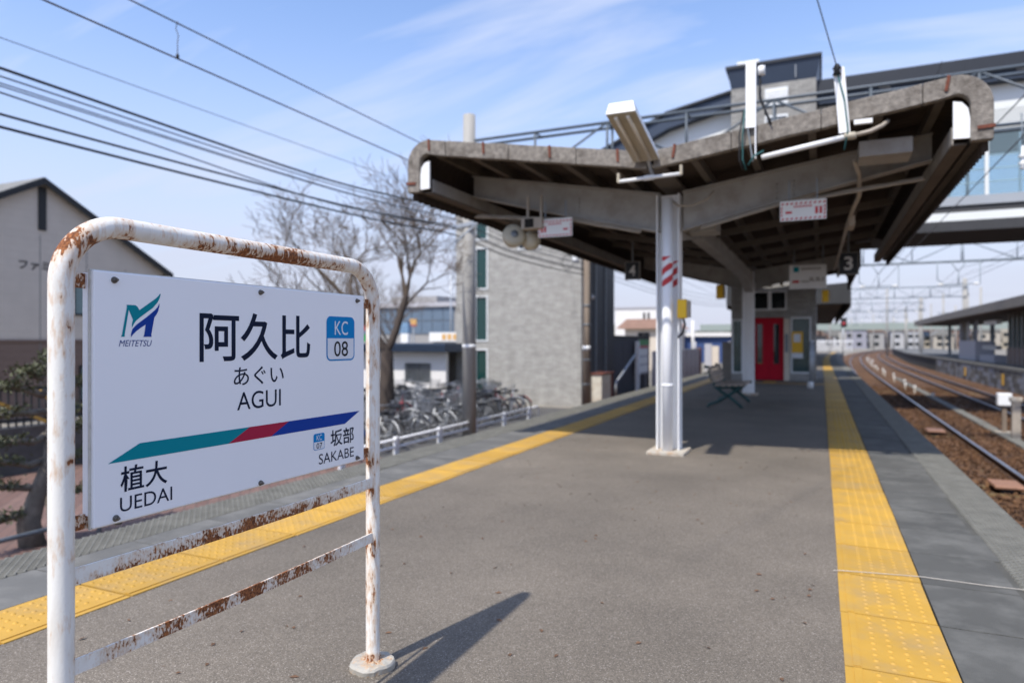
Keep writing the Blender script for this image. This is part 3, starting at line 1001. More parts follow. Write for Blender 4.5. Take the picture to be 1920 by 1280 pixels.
def flat_bar(name, y0, y1, z, h, x, th, seed, heavy, lowedge=True):
    b = MB()
    ny, nz = max(2, int((y1 - y0) / .008)), 6
    vs = []
    for sx in (1, -1):
        for i in range(ny + 1):
            for j in range(nz + 1):
                yy = y0 + (y1 - y0) * i / ny
                sag = -.006 * math.sin(math.pi * i / ny)
                vs.append((x + sx * th / 2, yy, z - h / 2 + h * j / nz + sag + .0008 * mnoise.noise((yy * 30, j * 3, seed))))
    fs = []
    o = (ny + 1) * (nz + 1)
    idx = lambda s, i, j: s * o + i * (nz + 1) + j
    for i in range(ny):
        for j in range(nz):
            fs.append((idx(0, i, j), idx(0, i + 1, j), idx(0, i + 1, j + 1), idx(0, i, j + 1)))
            fs.append((idx(1, i, j), idx(1, i, j + 1), idx(1, i + 1, j + 1), idx(1, i + 1, j)))
        fs.append((idx(0, i, nz), idx(0, i + 1, nz), idx(1, i + 1, nz), idx(1, i, nz)))
        fs.append((idx(0, i, 0), idx(1, i, 0), idx(1, i + 1, 0), idx(0, i + 1, 0)))
    for i in (0, ny):
        for j in range(nz):
            fs.append((idx(0, i, j), idx(0, i, j + 1), idx(1, i, j + 1), idx(1, i, j)))
    b.add(vs, fs)

    def ru(co):
        t = (co.y - y0) / (y1 - y0)
        v = (co.z - (z - h / 2)) / h
        r = heavy * (0.35 + .75 * math.sin(math.pi * min(1, max(0, t * 1.02)) ** .9))
        r += .28 * (0.55 - v) if lowedge else 0
        r += .55 * (mnoise.noise((t * 16 + seed * 5, seed, 1)) * .5)
        if seed > 2: r = .62 if (t < .055 or t > .96) else .2
        return max(.05, r)
    return b.build(name, "rust_bar", sg, rust=ru)


flat_bar("lower_rail", YA + .02, YB - .02, .742, .039, SX + .012, .006, 1, .45)
flat_bar("lower_rail", YA + .02, YB - .02, .526, .037, SX + .012, .006, 2, .53, False)
flat_bar("backing_rail", YA + .02, YB - .02, 1.448, .036, SX - .004, .006, 3, .58)
flat_bar("backing_rail", YA + .02, YB - .02, .863, .036, SX - .004, .006, 4, .55)
# board: sheet face with rolled rim, on a thin back tray
P0, P1, PZ0, PZ1, XF = 1.088, 2.162, .8455, 1.4735, -1.606
panel = MB().box((XF - .012, P0, PZ0), (XF, P1, PZ1)).build("board", "panel_white", sg, bevel=.0035)
rim = MB()
for (a, c) in (((XF - .016, P0 - .003, PZ0 - .003), (XF - .009, P1 + .003, PZ0 + .0005)), ((XF - .016, P0 - .003, PZ1 - .0005), (XF - .009, P1 + .003, PZ1 + .003))):
    rim.box(a, c)
for (a, c) in (((XF - .016, P0 - .003, PZ0), (XF - .009, P0 + .0005, PZ1)), ((XF - .016, P1 - .0005, PZ0), (XF - .009, P1 + .003, PZ1))):
    rim.box(a, c)
rim.build("rim", "panel_rim", panel)
MB().box((XF - .036, P0 - .004, PZ0 + .03), (XF - .0165, P0 + .02, PZ1 - .006)).build("back_channel", "panel_white", sg, bevel=.002)
MB().box((XF - .036, P1 - .02, PZ0 + .03), (XF - .0165, P1 + .004, PZ1 - .006)).build("back_channel", "panel_white", sg, bevel=.002)
MB().box((SX - .017, P0 + .021, PZ0 + .004), (SX - .008, P1 - .021, PZ1 - .004)).build("back_sheet", "panel_white", sg, bevel=.002)
MB().box((SX - .012, 1.163, PZ0 - .011), (SX + .004, 1.177, PZ0 + .02)).build("stub", "bolt_steel", sg)
for i, (y, z) in enumerate([(1.141, 1.453), (1.628, 1.454), (2.117, 1.454), (1.145, .859), (1.628, .856), (2.117, .859)]):
    b = MB()
    b.lathe([(.0085, 0), (.0085, .0015), (.006, .003)], (XF, y, z), 12, 'x')
    b.lathe([(.0068, .003), (.0068, .007), (.0052, .009), (.0036, .009), (.0034, .014), (.0, .015)], (XF, y, z), 6, 'x', False)
    b.build("bolt", "bolt_steel", panel)
K = XF + .0006
TEAL = [(1.1742, 1.393), (1.1986, 1.3932), (1.2043, 1.3897), (1.2099, 1.381), (1.2565, 1.413), (1.2634, 1.419), (1.2705, 1.4274), (1.2721, 1.4249), (1.2685, 1.414), (1.2624, 1.403), (1.2486, 1.3882), (1.231, 1.3761), (1.2118, 1.3625), (1.2005, 1.3535), (1.194, 1.3448), (1.1889, 1.3353), (1.1886, 1.3447), (1.1915, 1.3558), (1.1801, 1.3804), (1.1688, 1.3172), (1.1691, 1.3121), (1.1587, 1.3121), (1.1615, 1.3171), (1.1746, 1.3866)]
BLUE = [(1.2685, 1.4012), (1.2681, 1.3927), (1.2644, 1.3801), (1.2595, 1.3711), (1.2533, 1.3638), (1.2442, 1.3179), (1.245, 1.3123), (1.221, 1.3121), (1.2237, 1.3177), (1.2277, 1.3444), (1.2118, 1.334), (1.2005, 1.3261), (1.1912, 1.3174), (1.186, 1.3106), (1.186, 1.3191), (1.1902, 1.3319), (1.2005, 1.3424), (1.2156, 1.3531), (1.231, 1.3639), (1.2545, 1.3823), (1.2624, 1.3906)]


def flat_poly(name, pts, m, parent, x=K):
    b = MB().add([(x, p[0], p[1]) for p in pts], [tuple(range(len(pts)))])
    me = b.mesh(name, m, fix=False)
    bm = bmesh.new(); bm.from_mesh(me)
    bmesh.ops.triangulate(bm, faces=bm.faces, ngon_method='EAR_CLIP')
    bmesh.ops.recalc_face_normals(bm, faces=bm.faces)
    bm.to_mesh(me); bm.free()
    return link(bpy.data.objects.new(name, me), parent)


def round_rect(y0, y1, z0, z1, r, n=6, lo=True, hi=True):
    pts = []
    for (cy, cz, a0, on) in ((y1 - r, z1 - r, 0, hi), (y0 + r, z1 - r, 90, hi), (y0 + r, z0 + r, 180, lo), (y1 - r, z0 + r, 270, lo)):
        if on:
            pts += [(cy + r * math.cos(R(a0 + 90 * k / n)), cz + r * math.sin(R(a0 + 90 * k / n))) for k in range(n + 1)]
        else:
            pts.append((y1 if a0 in (0, 270) else y0, z1 if a0 in (0, 90) else z0))
    return pts


flat_poly("logo_mark", TEAL, "teal_print", panel)
flat_poly("logo_mark", BLUE, "blue_print", panel)
lettering("logo_lettering", "MEITETSU", "logo_blue_print", panel, (1.1532, 1.246, 1.2875, 1.3035), 'x', K, shear=.28)
lettering("name_lettering", "阿久比", "navy_print", panel, (1.3972, 1.857, 1.2408, 1.3875), 'x', K, bold=.012)
lettering("name_lettering", "あぐい", "navy_print", panel, (1.5211, 1.7299, 1.166, 1.2225), 'x', K, bold=.004)
lettering("name_lettering", "AGUI", "navy_print", panel, (1.534, 1.7166, 1.0915, 1.146), 'x', K)
lettering("neighbour_lettering", "植大", "navy_print", panel, (1.1574, 1.2925, .9195, .9845), 'x', K, bold=.012)
lettering("neighbour_lettering", "UEDAI", "navy_print", panel, (1.1563, 1.3076, .8705, .9075), 'x', K)
lettering("neighbour_lettering", "坂部", "navy_print", panel, (1.9642, 2.0984, .921, .9815), 'x', K, bold=.012)
lettering("neighbour_lettering", "SAKABE", "navy_print", panel, (1.902, 2.0979, .868, .9045), 'x', K)
flat_poly("line_band", [(1.1241, .9975), (1.501, .9965), (1.5843, 1.0365), (1.2111, 1.0375)], "teal_print", panel)
flat_poly("line_band", [(1.501, .9965), (1.6731, .9965), (1.7543, 1.0362), (1.5843, 1.0365)], "red_print", panel)
flat_poly("line_band", [(1.6731, .9965), (2.045, .9958), (2.1332, 1.0358), (1.7543, 1.0362)], "blue_print", panel)
for (y0, y1, z0, zs, z1, rr, up, lo, ku, kl) in (
        (1.9419, 2.102, 1.230, 1.3115, 1.3908, .022, "KC", "08", (1.987, 2.0622, 1.324, 1.3745), (1.983, 2.0622, 1.2455, 1.301)),
        (1.874, 1.9324, .921, .949, .978, .008, "KC", "07", (1.8895, 1.9175, .954, .973), (1.8885, 1.9185, .9255, .945))):
    bd = flat_poly("station_number_badge", round_rect(y0, y1, z0, z1, rr), "sky_blue_print", panel)
    t = (y1 - y0) * .035
    flat_poly("badge_field", round_rect(y0 + t, y1 - t, z0 + t, zs, rr * .8, hi=False), "white_print", bd, K + .0005)
    lettering("badge_lettering", up, "white_print", bd, ku, 'x', K + .0005)
    lettering("badge_lettering", lo, "black_print", bd, kl, 'x', K + .001, bold=.003)
for y in (YA, YB):
    b = MB(); prof = [(.078, -.01), (.084, .004), (.086, .024), (.081, .033), (.070, .035), (.055, .035), (.040, .036), (.027, .038)]
    n = 28
    vs = []
    for r, h in prof:
        for k in range(n):
            a = 2 * math.pi * k / n
            q = 1 + .13 * mnoise.noise((math.cos(a) * 1.7, math.sin(a) * 1.7, y + h * 20))
            vs.append((SX + r * q * math.cos(a), y + r * q * math.sin(a), h + .005 * mnoise.noise((math.cos(a) * 3, math.sin(a) * 3, r * 40 + y))))
    fs = [(i * n + k, i * n + (k + 1) % n, (i + 1) * n + (k + 1) % n, (i + 1) * n + k) for i in range(7) for k in range(n)]
    b.add(vs, fs, False)
    b.build("footing", "footing_stain", sg, rust=lambda co, yy=y: .06 + (.62 * max(0, 1 - math.hypot(co.x - SX, co.y - yy) / .085) if co.z > .02 else .14))

# ------------------------------------------------------------------ platform canopy
CX = -1.6
can = thing("platform_canopy", (CX, 8.1, 0), "butterfly roofed platform canopy with grey cement edge boards on white steel columns", "canopy")
PROF = {-1: dict(x=-4.53, top=3.69, low=3.08, r=.27), 1: dict(x=1.335, top=3.60, low=3.02, r=.27)}


def wing(s, grow=0.0, n=7, xmax=None):
    """upper line of a wing from the valley outwards: (x, z) pairs"""
    p = PROF[s]
    xo = p['x'] if xmax is None else xmax
    pts = [(CX, 3.245 + grow)]
    xs = xo - s * p['r']
    zt = 3.245 + (p['top'] - 3.245) * (xs - CX) / (p['x'] - s * p['r'] - CX)
    for k in range(1, 6):
        pts.append((CX + (xs - CX) * k / 6, 3.245 + grow + (zt - 3.245) * k / 6))
    for k in range(n + 1):
        a = R(90 * k / n)
        pts.append((xs + s * (p['r'] + grow) * math.sin(a), zt - p['r'] + (p['r'] + grow) * math.cos(a)))
    pts.append((xo + s * grow, p['low']))
    return pts


def corrugated(name, s, y0, y1, xmax=None):
    pts = wing(s, -.045, xmax=xmax)
    pts[-1] = (pts[-1][0], pts[-1][1] - .085)          # the sheet ends hang below the gutter
    ys = frange(y0, y1, .0165)
    rows = []
    for y in ys:
        d = .018 * math.sin(2 * math.pi * y / .132)
        row = []
        for i, (x, z) in enumerate(pts):
            a, c = pts[max(0, i - 1)], pts[min(len(pts) - 1, i + 1)]
            tx, tz = c[0] - a[0], c[1] - a[1]
            l = math.hypot(tx, tz)
            row.append((x - tz / l * d * s, y, z + tx / l * d * s))
        rows.append(row)
    o = strip(rows, "slate_sheet", name, can)
    m = o.modifiers.new("thick", 'SOLIDIFY'); m.thickness = .007
    return o


for s in (-1, 1):
    corrugated("roof_sheet", s, 7.03, 16.8)
corrugated("roof_sheet", -1, 16.8, 24.2)
corrugated("roof_sheet", 1, 16.8, 24.2, xmax=.82)

# front edge boards, laid end to end, with rusty clips over the joints
def board_piece(a, c, sgn, name="edge_board"):
    """solid strip between upper line points a..c (list), depth .18 down, along the front"""
    b = MB()
    up, lo = a, c
    n = len(up)
    vs = [(x, 6.955, z) for x, z in up] + [(x, 6.955, z) for x, z in lo] + [(x, 7.045, z) for x, z in up] + [(x, 7.045, z) for x, z in lo]
    fs = []
    for i in range(n - 1):
        fs += [(i, i + 1, n + i + 1, n + i), (2 * n + i + 1, 2 * n + i, 3 * n + i, 3 * n + i + 1), (i, 2 * n + i, 2 * n + i + 1, i + 1), (n + i, n + i + 1, 3 * n + i + 1, 3 * n + i)]
    fs += [(0, n, 3 * n, 2 * n), (n - 1, 3 * n - 1, 4 * n - 1, 2 * n - 1)]
    b.add(vs, fs)
    return b.build(name, "fascia_cement", can, bevel=.008)


def along(s, t, dz=0.0):
    p = PROF[s]
    xs = p['x'] - s * p['r']
    return (CX + (xs - CX) * t, 3.245 + (p['top'] - 3.245) * t + dz)


for s in (-1, 1):
    p = PROF[s]
    cuts = [0.012, .30, .60, .905]
    for t0, t1 in zip(cuts, cuts[1:]):
        g = .0009
        ts = [t0 + g + (t1 - t0 - 2 * g) * k / 6 for k in range(7)]
        jit = [.007 * mnoise.noise((t * 9, s, 2)) for t in ts]
        board_piece([along(s, t, j) for t, j in zip(ts, jit)], [along(s, t, -.178 + j) for t, j in zip(ts, jit)], s)
    xs = p['x'] - s * p['r']
    up = [along(s, .9065), along(s, .95)] + [(xs + s * p['r'] * math.sin(R(a)), p['top'] - p['r'] + p['r'] * math.cos(R(a))) for a in range(0, 91, 9)] + [(p['x'], (p['top'] - p['r'] + p['low']) / 2), (p['x'], p['low'])]
    ri = p['r'] - .165
    lo = [along(s, .9065, -.178), along(s, .95, -.178)] + [(xs + s * ri * math.sin(R(a)), p['top'] - p['r'] + ri * math.cos(R(a))) for a in range(0, 91, 9)] + [(p['x'] - s * .165, (p['top'] - p['r'] + p['low']) / 2), (p['x'] - s * .165, p['low'])]
    board_piece(up, lo, s)
    # white gutter end plate inside the curve
    ex = p['x'] - s * .168
    pts = [(ex, p['low'] + .03), (ex - s * .125, p['low'] + .035), (ex - s * .125, p['low'] + .36), (ex - s * .06, p['low'] + .345), (ex - s * .015, p['low'] + .29), (ex, p['low'] + .2)]
    MB().prism(pts, 6.975, 7.0).build("gutter_end_plate", "lamp_white", can)
    # gutter and edge purlin running back
    MB().box((ex - s * .01, 7.06, p['low'] - .005), (ex - s * .125, 16.75, p['low'] + .012)).build("gutter", "purlin_paint", can)
    MB().box((ex - s * .11, 7.06, p['low'] + .012), (ex - s * .125, 16.75, p['low'] + .16)).build("gutter_lip", "beam_paint", can)
    MB().box((p['x'] - s * .06, 7.06, p['low'] + .02), (p['x'] - s * .13, 16.75, p['low'] + .09)).build("edge_purlin", "purlin_paint", can)
    cl = [.124, .41, .714, .985] if s < 0 else [.10, .983]
    for t in cl:
        if True:
            a, c = along(s, t, -.012), along(s, t, -.125)
            MB().bar((a[0] - .012, 6.948, a[1] + .02), (c[0] + .014 * (-1 if s > 0 else 1) - .02, 6.948, c[1]), .026, .012, up=(0, 1, 0)).build("clip", "clip_rust", can)
    MB().bar((p['x'] + s * .008, 6.948, p['low'] + .11), (p['x'] - s * .12, 6.948, p['low'] + .105), .012, .03).build("clip", "clip_rust", can)
    # purlins along the roof under each wing
    for t in (.16, .36, .57, .78, .96):
        x, z = along(s, t, -.045 - .018 - .06)
        y1 = 24.1 if s < 0 else (24.1 if x < .7 else 16.75)
        MB().box((x - .035, 7.06, z - .055), (x + .035, y1, z + .055)).build("purlin", "purlin_paint", can)


def girder(y, cut=None):
    for s in (-1, 1):
        p = PROF[s]
        # tapered web
        xo = p['x'] - s * .31
        if cut and s > 0: xo = cut
        zt1 = 3.03 + (along(s, .96)[1] - .19 - 3.03) * (xo - CX) / (p['x'] - s * .31 - CX)
        pts = [(CX + s * .13, 3.03), (xo, zt1), (xo, zt1 - .25), (CX + s * 1.15, 2.76 + .08), (CX + s * .13, 2.60)]
        web = MB().prism(pts, y - .01, y + .01).build("girder_web", "beam_paint", can)
        MB().bar((CX + s * .13, y, 3.035), (xo, y, zt1 + .005), .15, .016).build("flange", "beam_paint", web)
        MB().bar((xo, y, zt1 - .258), (CX + s * 1.15, y, 2.832), .15, .016).build("flange", "beam_paint", web)
        MB().bar((CX + s * 1.15, y, 2.832), (CX + s * .13, y, 2.592), .15, .016).build("flange", "beam_paint", web)
        for dx in (.92, 1.06):
            for k in range(4):
                zz = 3.03 + (zt1 - 3.03) * dx / abs(xo - CX) - .09 - .05 * k
                MB().lathe([(.013, 0), (.011, -.010), (0, -.011)], (CX + s * dx * 1.25, y - .010, zz - .03), 6, 'y').build("rivet", "beam_paint", web)


girder(8.1)
girder(17.7, .5)
for y in (9.6, 11.2, 12.8, 14.4, 16.0):
    for s in (-1, 1):
        a, c = along(s, .02, -.26), along(s, .95, -.26)
        MB().bar((a[0], y, a[1]), (c[0], y, c[1]), .06, .10).build("rafter", "purlin_paint", can)
# spine beam between columns with a haunch at each end
for y0, y1 in ((8.25, 17.55),):
    pts = [(y0, 2.50), (y0 + 1.6, 2.74), (y1 - 1.6, 2.74), (y1, 2.50), (y1, 2.98), (y0, 2.98)]
    MB().prism(pts, CX - .09, CX + .09, axis='x').build("spine_beam", "beam_paint", can)
MB().box((CX - .13, 7.06, 3.10), (CX + .13, 24.1, 3.13)).build("valley_gutter", "purlin_paint", can)


def column(y, pipe=True):
    """H column with flanges facing the tracks, drainpipe in front"""
    c = MB()
    c.box((CX - .165, y - .10, 0.03), (CX - .152, y + .10, 3.02))
    c.box((CX + .085, y - .10, 0.03), (CX + .098, y + .10, 3.02))
    c.box((CX - .152, y - .006, 0.03), (CX + .085, y + .006, 3.02))
    col = c.build("column", "white_steel", can)
    if pipe:
        MB().tube([(CX - .024, y - .155, .035), (CX - .024, y - .155, 2.95)], .062, 16).build("drainpipe", "white_steel", col)
        for z in (.78, 2.2):
            MB().lathe([(.066, 0), (.066, .03)], (CX - .024, y - .155, z), 16).build("pipe_collar", "white_steel", col)
    b = MB().box((CX - .24, y - .30, -.01), (CX + .19, y + .19, .04)).build("base_plinth", "footing_concrete", col, bevel=.012)
    return col


c1 = column(8.1)
# hazard stripes wrapped on the drainpipe and the web
hz = MB()
for k in range(3):
    z0 = 1.935 + .145 * k
    n = 8
    for i in range(n):
        a0, a1 = math.pi + math.pi * i / n, math.pi + math.pi * (i + 1) / n
        f = lambda a: (CX - .024 + .0635 * math.cos(a), 8.1 - .155 + .0635 * math.sin(a))
        (x0, y0), (x1, y1) = f(a0), f(a1)
        s0, s1 = .13 * i / n, .13 * (i + 1) / n
        za0, za1, zb0, zb1 = [min(2.28, max(1.935, v)) for v in (z0 + s0 - .045, z0 + s1 - .045, z0 + s0 + .032, z0 + s1 + .032)]
        if zb0 - za0 > .005:
            hz.add([(x0, y0, za0), (x1, y1, za1), (x1, y1, zb1), (x0, y0, zb0)], [(0, 1, 2, 3)])
hz.build("hazard_stripe", "sign_red", c1)
hz = MB()
for k in range(3):
    z0 = 1.93 + .135 * k
    za, zb = max(1.90, z0), min(2.24, z0 + .075)
    hz.add([(CX + .005, 8.1 - .0075, za), (CX + .085, 8.1 - .0075, min(2.24, za + .05)), (CX + .085, 8.1 - .0075, min(2.25, zb + .05)), (CX + .005, 8.1 - .0075, zb)], [(0, 1, 2, 3)])
hz.build("hazard_stripe", "sign_red", c1)
column(17.7, False)
# cable looms clipped below the girder
for s in (-1, 1):
    b = MB()
    for k in range(3):
        pts = []
        for i in range(25):
            t = i / 24
            x = CX + s * (.35 + 2.2 * t)
            z = 2.60 + (.245 if abs(x - CX) > 1.15 else .24 * (abs(x - CX) - .13) / 1.02) + (0 if abs(x - CX) < 1.15 else .11 * (abs(x - CX) - 1.15)) - .03 - .018 * k + .012 * mnoise.noise((t * 11, k, s))
            pts.append((x, 8.04 - .03 * k, z))
        b.tube(pts, .011, 6)
    b.build("cable_loom", "conduit", can)
b = MB()
b.tube([(CX + .02, 7.95, 2.93), (CX + .10, 7.93, 2.86), (CX + .26, 7.92, 2.845), (CX + .42, 7.92, 2.90), (CX + .5, 7.95, 3.0)], .012, 6)
b.build("cable_loom", "conduit", can)
quick("conduit_pipe", "conduit", can, lambda b: b.tube([(.30, 7.6, 3.10), (.36, 7.95, 3.03), (.37, 8.2, 2.86), (.33, 8.6, 2.8), (.30, 9.6, 2.78), (.28, 13, 2.8), (.25, 16, 2.82)], .022, 8))
quick("junction_box", "conduit", can, lambda b: b.box((.29, 8.95, 2.66), (.36, 9.35, 2.78)), bevel=.006)
quick("junction_box", "beam_paint", can, lambda b: b.box((.33, 7.35, 3.07), (.78, 7.75, 3.22)), bevel=.006)
quick("junction_box", "beam_paint", can, lambda b: b.box((CX + .12, 8.4, 2.62), (CX + .46, 8.8, 2.80)), bevel=.006)

# second canopy further along with a deep grey end wall
c2 = thing("platform_canopy", (CX, 50, 0), "long low canopy with deep grey end wall beyond the lift tower", "canopy")
for s in (-1, 1):
    xo = CX + s * 2.93
    MB().prism([(CX, 3.15), (xo, 3.17), (xo, 4.2), (CX, 4.0)], 37.2, 37.35).build("end_wall", "tower_dark", c2)
    MB().prism([(CX, 3.9), (xo, 4.1), (xo, 4.2), (CX, 4.0)], 37.35, 78).build("roof", "slate_sheet", c2)
    MB().box((xo - s * .05, 37.35, 3.0), (xo, 78, 4.1)).build("side_fascia", "slate_sheet", c2)
    MB().box((xo - s * .4, 37.35, 3.1), (CX, 78, 3.16)).build("soffit", "slate_sheet", c2)
for y in (43, 52, 61, 70):
    MB().box((CX - .12, y - .12, 0), (CX + .12, y + .12, 3.1)).build("column", "white_steel", c2)

# ------------------------------------------------------------------ things fixed to the canopy
fl = thing("twin_tube_light", (-1.63, 6.93, 3.1), "twin tube floodlight tilted up from the canopy valley", "light fixture")
M = Matrix.Rotation(R(-11), 3, 'X')
PV = (-1.63, 6.95, 3.16)
def tilt(b): 
    b.v = [tuple(M @ (Vector(p) - Vector(PV)) + Vector(PV)) for p in b.v]
    return b
hous = MB().prism([(-1.63 - .135, 3.14), (-1.63 - .11, 3.24), (-1.63 + .11, 3.24), (-1.63 + .135, 3.14)], 5.92, 6.93)
tilt(hous).build("reflector", "lamp_white", fl)
tilt(MB().box((-1.63 - .13, 5.935, 3.134), (-1.63 + .13, 6.92, 3.1395))).build("inner_tray", "lamp_cream", fl)
for dx in (-.055, .055):
    tilt(MB().tube([(-1.63 + dx, 5.97, 3.122), (-1.63 + dx, 6.88, 3.122)], .017, 10)).build("lamp_tube", "tube_glass", fl)
MB().bar((-1.62, 6.9, 3.2), (-1.58, 7.04, 2.99), .03, .03).build("bracket", "galvanised", fl)
bt = thing("tube_light", (-1.6, 6.95, 2.9), "short bare white tube batten under the canopy valley", "light fixture")
MB().tube([(-1.93, 6.95, 2.966), (-1.28, 6.95, 2.985)], .019, 10).build("lamp_tube", "lamp_white", bt)
MB().tube([(-1.66, 6.949, 2.974), (-1.56, 6.949, 2.977)], .027, 10).build("clamp", "lamp_white", bt)
MB().box((-1.94, 6.93, 2.955), (-1.915, 6.98, 3.05)).build("holder", "lamp_cream", bt)
MB().box((-1.295, 6.93, 2.975), (-1.27, 6.98, 3.07)).build("holder", "lamp_cream", bt)
bt = thing("tube_light", (-.1, 6.95, 3.1), "long bare white tube slanting beneath the right wing of the canopy", "light fixture")
MB().tube([(-.52, 6.92, 3.055), (.19, 6.92, 3.16)], .026, 10).build("lamp_tube", "lamp_white", bt)
MB().lathe([(.03, 0), (.036, .02), (.036, .08), (.028, .1)], (.19, 6.92, 3.165), 12, 'x').build("lamp_holder", "lamp_cream", bt)
MB().tube([(.28, 6.92, 3.17), (.40, 6.93, 3.19), (.5, 6.97, 3.24), (.55, 7.05, 3.3)], .02, 8).build("lead", "conduit", bt)
for x, z0, z1, lean, lab in ((-.62, 3.05, 3.985, .0, "taller white steel wire bracket with a bundle of dark cable on the canopy edge"), (.19, 3.20, 3.80, -.05, "shorter leaning white wire bracket with a green lead on the canopy edge")):
    h = thing("wire_bracket", (x, 6.93, z0), lab, "bracket", "wire brackets on the canopy edge")
    MB().bar((x, 6.915, z0 + .30 if x < 0 else z0), (x + lean, 6.915, z1), .085, .012, up=(0, 1, 0)).build("channel_face", "white_steel", h)
    MB().bar((x + .045, 6.935, z0 if x < 0 else z0), (x + .045 + lean, 6.935, z1), .010, .05, up=(0, 1, 0)).build("channel_side", "white_steel", h)
    if x < 0:
        MB().bar((x + .02, 6.935, z0 - .02), (x - .03, 6.935, z0 + .34), .012, .04, up=(0, 1, 0)).build("stay", "galv_dark", h)
        b = MB()
        for k in range(9):
            b.tube([(x + .085 + .02 * mnoise.noise((k, i * .7, 1)) + .10 * max(0, i - 5) / 5, 6.93 + .02 * mnoise.noise((k, i * .6, 4)), z1 - .1 - .052 * i) for i in range(11)], .009, 5)
        b.build("cable_bundle", "cable_black", h)
        MB().lathe([(.02, -.03), (.045, -.03), (.05, 0), (.045, .03), (.02, .03)], (x + .10, 6.93, z1 - .10), 10, 'x').build("insulator", "lamp_white", h)
        for q, (m, dx) in enumerate((("cable_green", -.07), ("cable_black", -.10))):
            MB().tube([(x - .03 + dx * .3, 6.9, z1 - .46), (x + dx, 6.9, z1 - .7), (x + dx, 6.9, z0 + .0), (x + dx + .03, 6.93, z0 - .1)], .008, 6).build("lead", m, h)
        MB().tube([(x - .02, 6.9, z0 - .06), (x + .04, 6.88, z0 + .02), (x + .12, 6.9, z0 + .06)], .010, 6).build("lead", "cable_green", h)
    else:
        MB().lathe([(.012, -.05), (.04, -.05), (.02, -.01), (.04, .01), (.015, .05)], (x + lean - .01, 6.90, z1 - .02), 10).build("insulator", "cable_black", h)
        MB().tube([(x + lean - .01, 6.89, z1 - .04), (x + .0, 6.89, z0 + .3), (x + .03, 6.89, z0 + .02), (x, 6.90, z0 - .16)], .008, 6).build("lead", "cable_green", h)
        MB().box((x + .08, 6.93, z0 + .07), (x + .23, 6.97, z0 + .11)).build("label_plate", "lamp_white", h)
tag(MB().tube([(.13, 6.9, 3.80), (-.03, 6.3, 4.17), (-.85, 3.2, 6.1), (-2.2, -2, 9.4)], .005, 6).build("overhead_wire", "cable_grey"), "thin wire rising from the shorter canopy bracket", "wire")

sp = thing("loudspeaker", (-3.5, 7.9, 2.7), "cream horn loudspeaker hanging below the canopy's left wing", "loudspeaker")
spc = (-3.56, 7.93, 2.66)
b = MB().lathe([(.0, -.02), (.10, -.02), (.145, .0), (.15, .05), (.12, .15), (.075, .24), (.05, .3)], (0, 0, 0), 20, 'y')
rm = Matrix.Rotation(R(35), 3, 'Z') @ Matrix.Rotation(R(-16), 3, 'X')
b.v = [tuple(rm @ Vector(p) + Vector(spc)) for p in b.v]
b.build("horn", "speaker_cream", sp)
b = MB().lathe([(.0, -.026), (.05, -.026), (.05, -.018)], (0, 0, 0), 14, 'y')
b.v = [tuple(rm @ Vector(p) + Vector(spc)) for p in b.v]
b.build("horn_plug", "galv_dark", sp)
b = MB().lathe([(.0, -.01), (.09, -.01), (.125, .06), (.11, .16), (.05, .2)], (-3.42, 8.05, 2.60), 18, 'y')
b.build("driver", "speaker_cream", sp)
bx = MB().box((-3.42, 7.82, 2.70), (-3.14, 7.98, 2.84)).build("bracket_box", "conduit", sp, bevel=.006)
MB().box((-3.37, 7.815, 2.715), (-3.25, 7.8195, 2.825)).build("opening", "dark_hole", bx)
for x in (-3.38, -3.2):
    MB().box((x, 7.9, 2.84), (x + .03, 7.93, 3.12)).build("hanger", "conduit", sp)


def notice(y, x0, x1, z0, z1, label, flip):
    t = thing("warning_sign", ((x0 + x1) / 2, y, z0), label, "sign", "red striped notices under the canopy")
    sheet = MB().box((x0, y - .006, z0), (x1, y + .006, z1)).build("sheet", "sign_white", t)
    f = y - .0068
    w, h = x1 - x0, z1 - z0
    st = MB()
    n = 10
    for i in range(n):
        a = x0 + w * (i + .2) / n
        for zz, d in ((z0 + .01, .02), (z1 - .042, .02)):
            st.add([(a, f, zz), (a + w / n * .5, f, zz), (a + w / n * .5 + d * .6, f, zz + d), (a + d * .6, f, zz + d)], [(0, 1, 2, 3)])
    for i in range(3):
        a = z0 + .04 + (h - .1) * i / 3
        for xx in (x0 + .008, x1 - .026):
            st.add([(xx, f, a), (xx + .018, f, a + .018), (xx + .018, f, a + .04), (xx, f, a + .022)], [(0, 1, 2, 3)])
    st.build("striped_border", "sign_red", sheet)
    mk = MB()
    for i in range(9):
        a = x0 + w * (.30 + .045 * i)
        mk.add([(a, f, z1 - .075), (a + w * .03, f, z1 - .075), (a + w * .03, f, z1 - .055), (a, f, z1 - .055)], [(0, 1, 2, 3)])
    q = (lambda t: x1 - (t - x0)) if flip else (lambda t: t)
    a0, a1 = q(x0 + w * .12), q(x0 + w * .26)
    mk.add([(a0, f, z0 + .075), (a1, f, z0 + .075), (a1, f, z0 + .10), (a0, f, z0 + .10)], [(0, 1, 2, 3)])
    for k in (.76, .85):
        a0, a1 = q(x0 + w * k), q(x0 + w * (k + .06))
        mk.add([(a0, f, z0 + .06), (a1, f, z0 + .06), (a1, f, z0 + .135), (a0, f, z0 + .135)], [(0, 1, 2, 3)])
    mk.build("printed_mark", "sign_red", sheet)
    MB().box((x0 + .01, y + .006, z1 - .015), (x1 - .01, y + .016, z1 + .004)).build("top_rail", "galvanised", t)
    for x in (x0 + w * .2, x1 - w * .2):
        MB().box((x - .006, y + .006, z1), (x + .006, y + .016, z1 + .22)).build("hanger", "galv_dark", t)


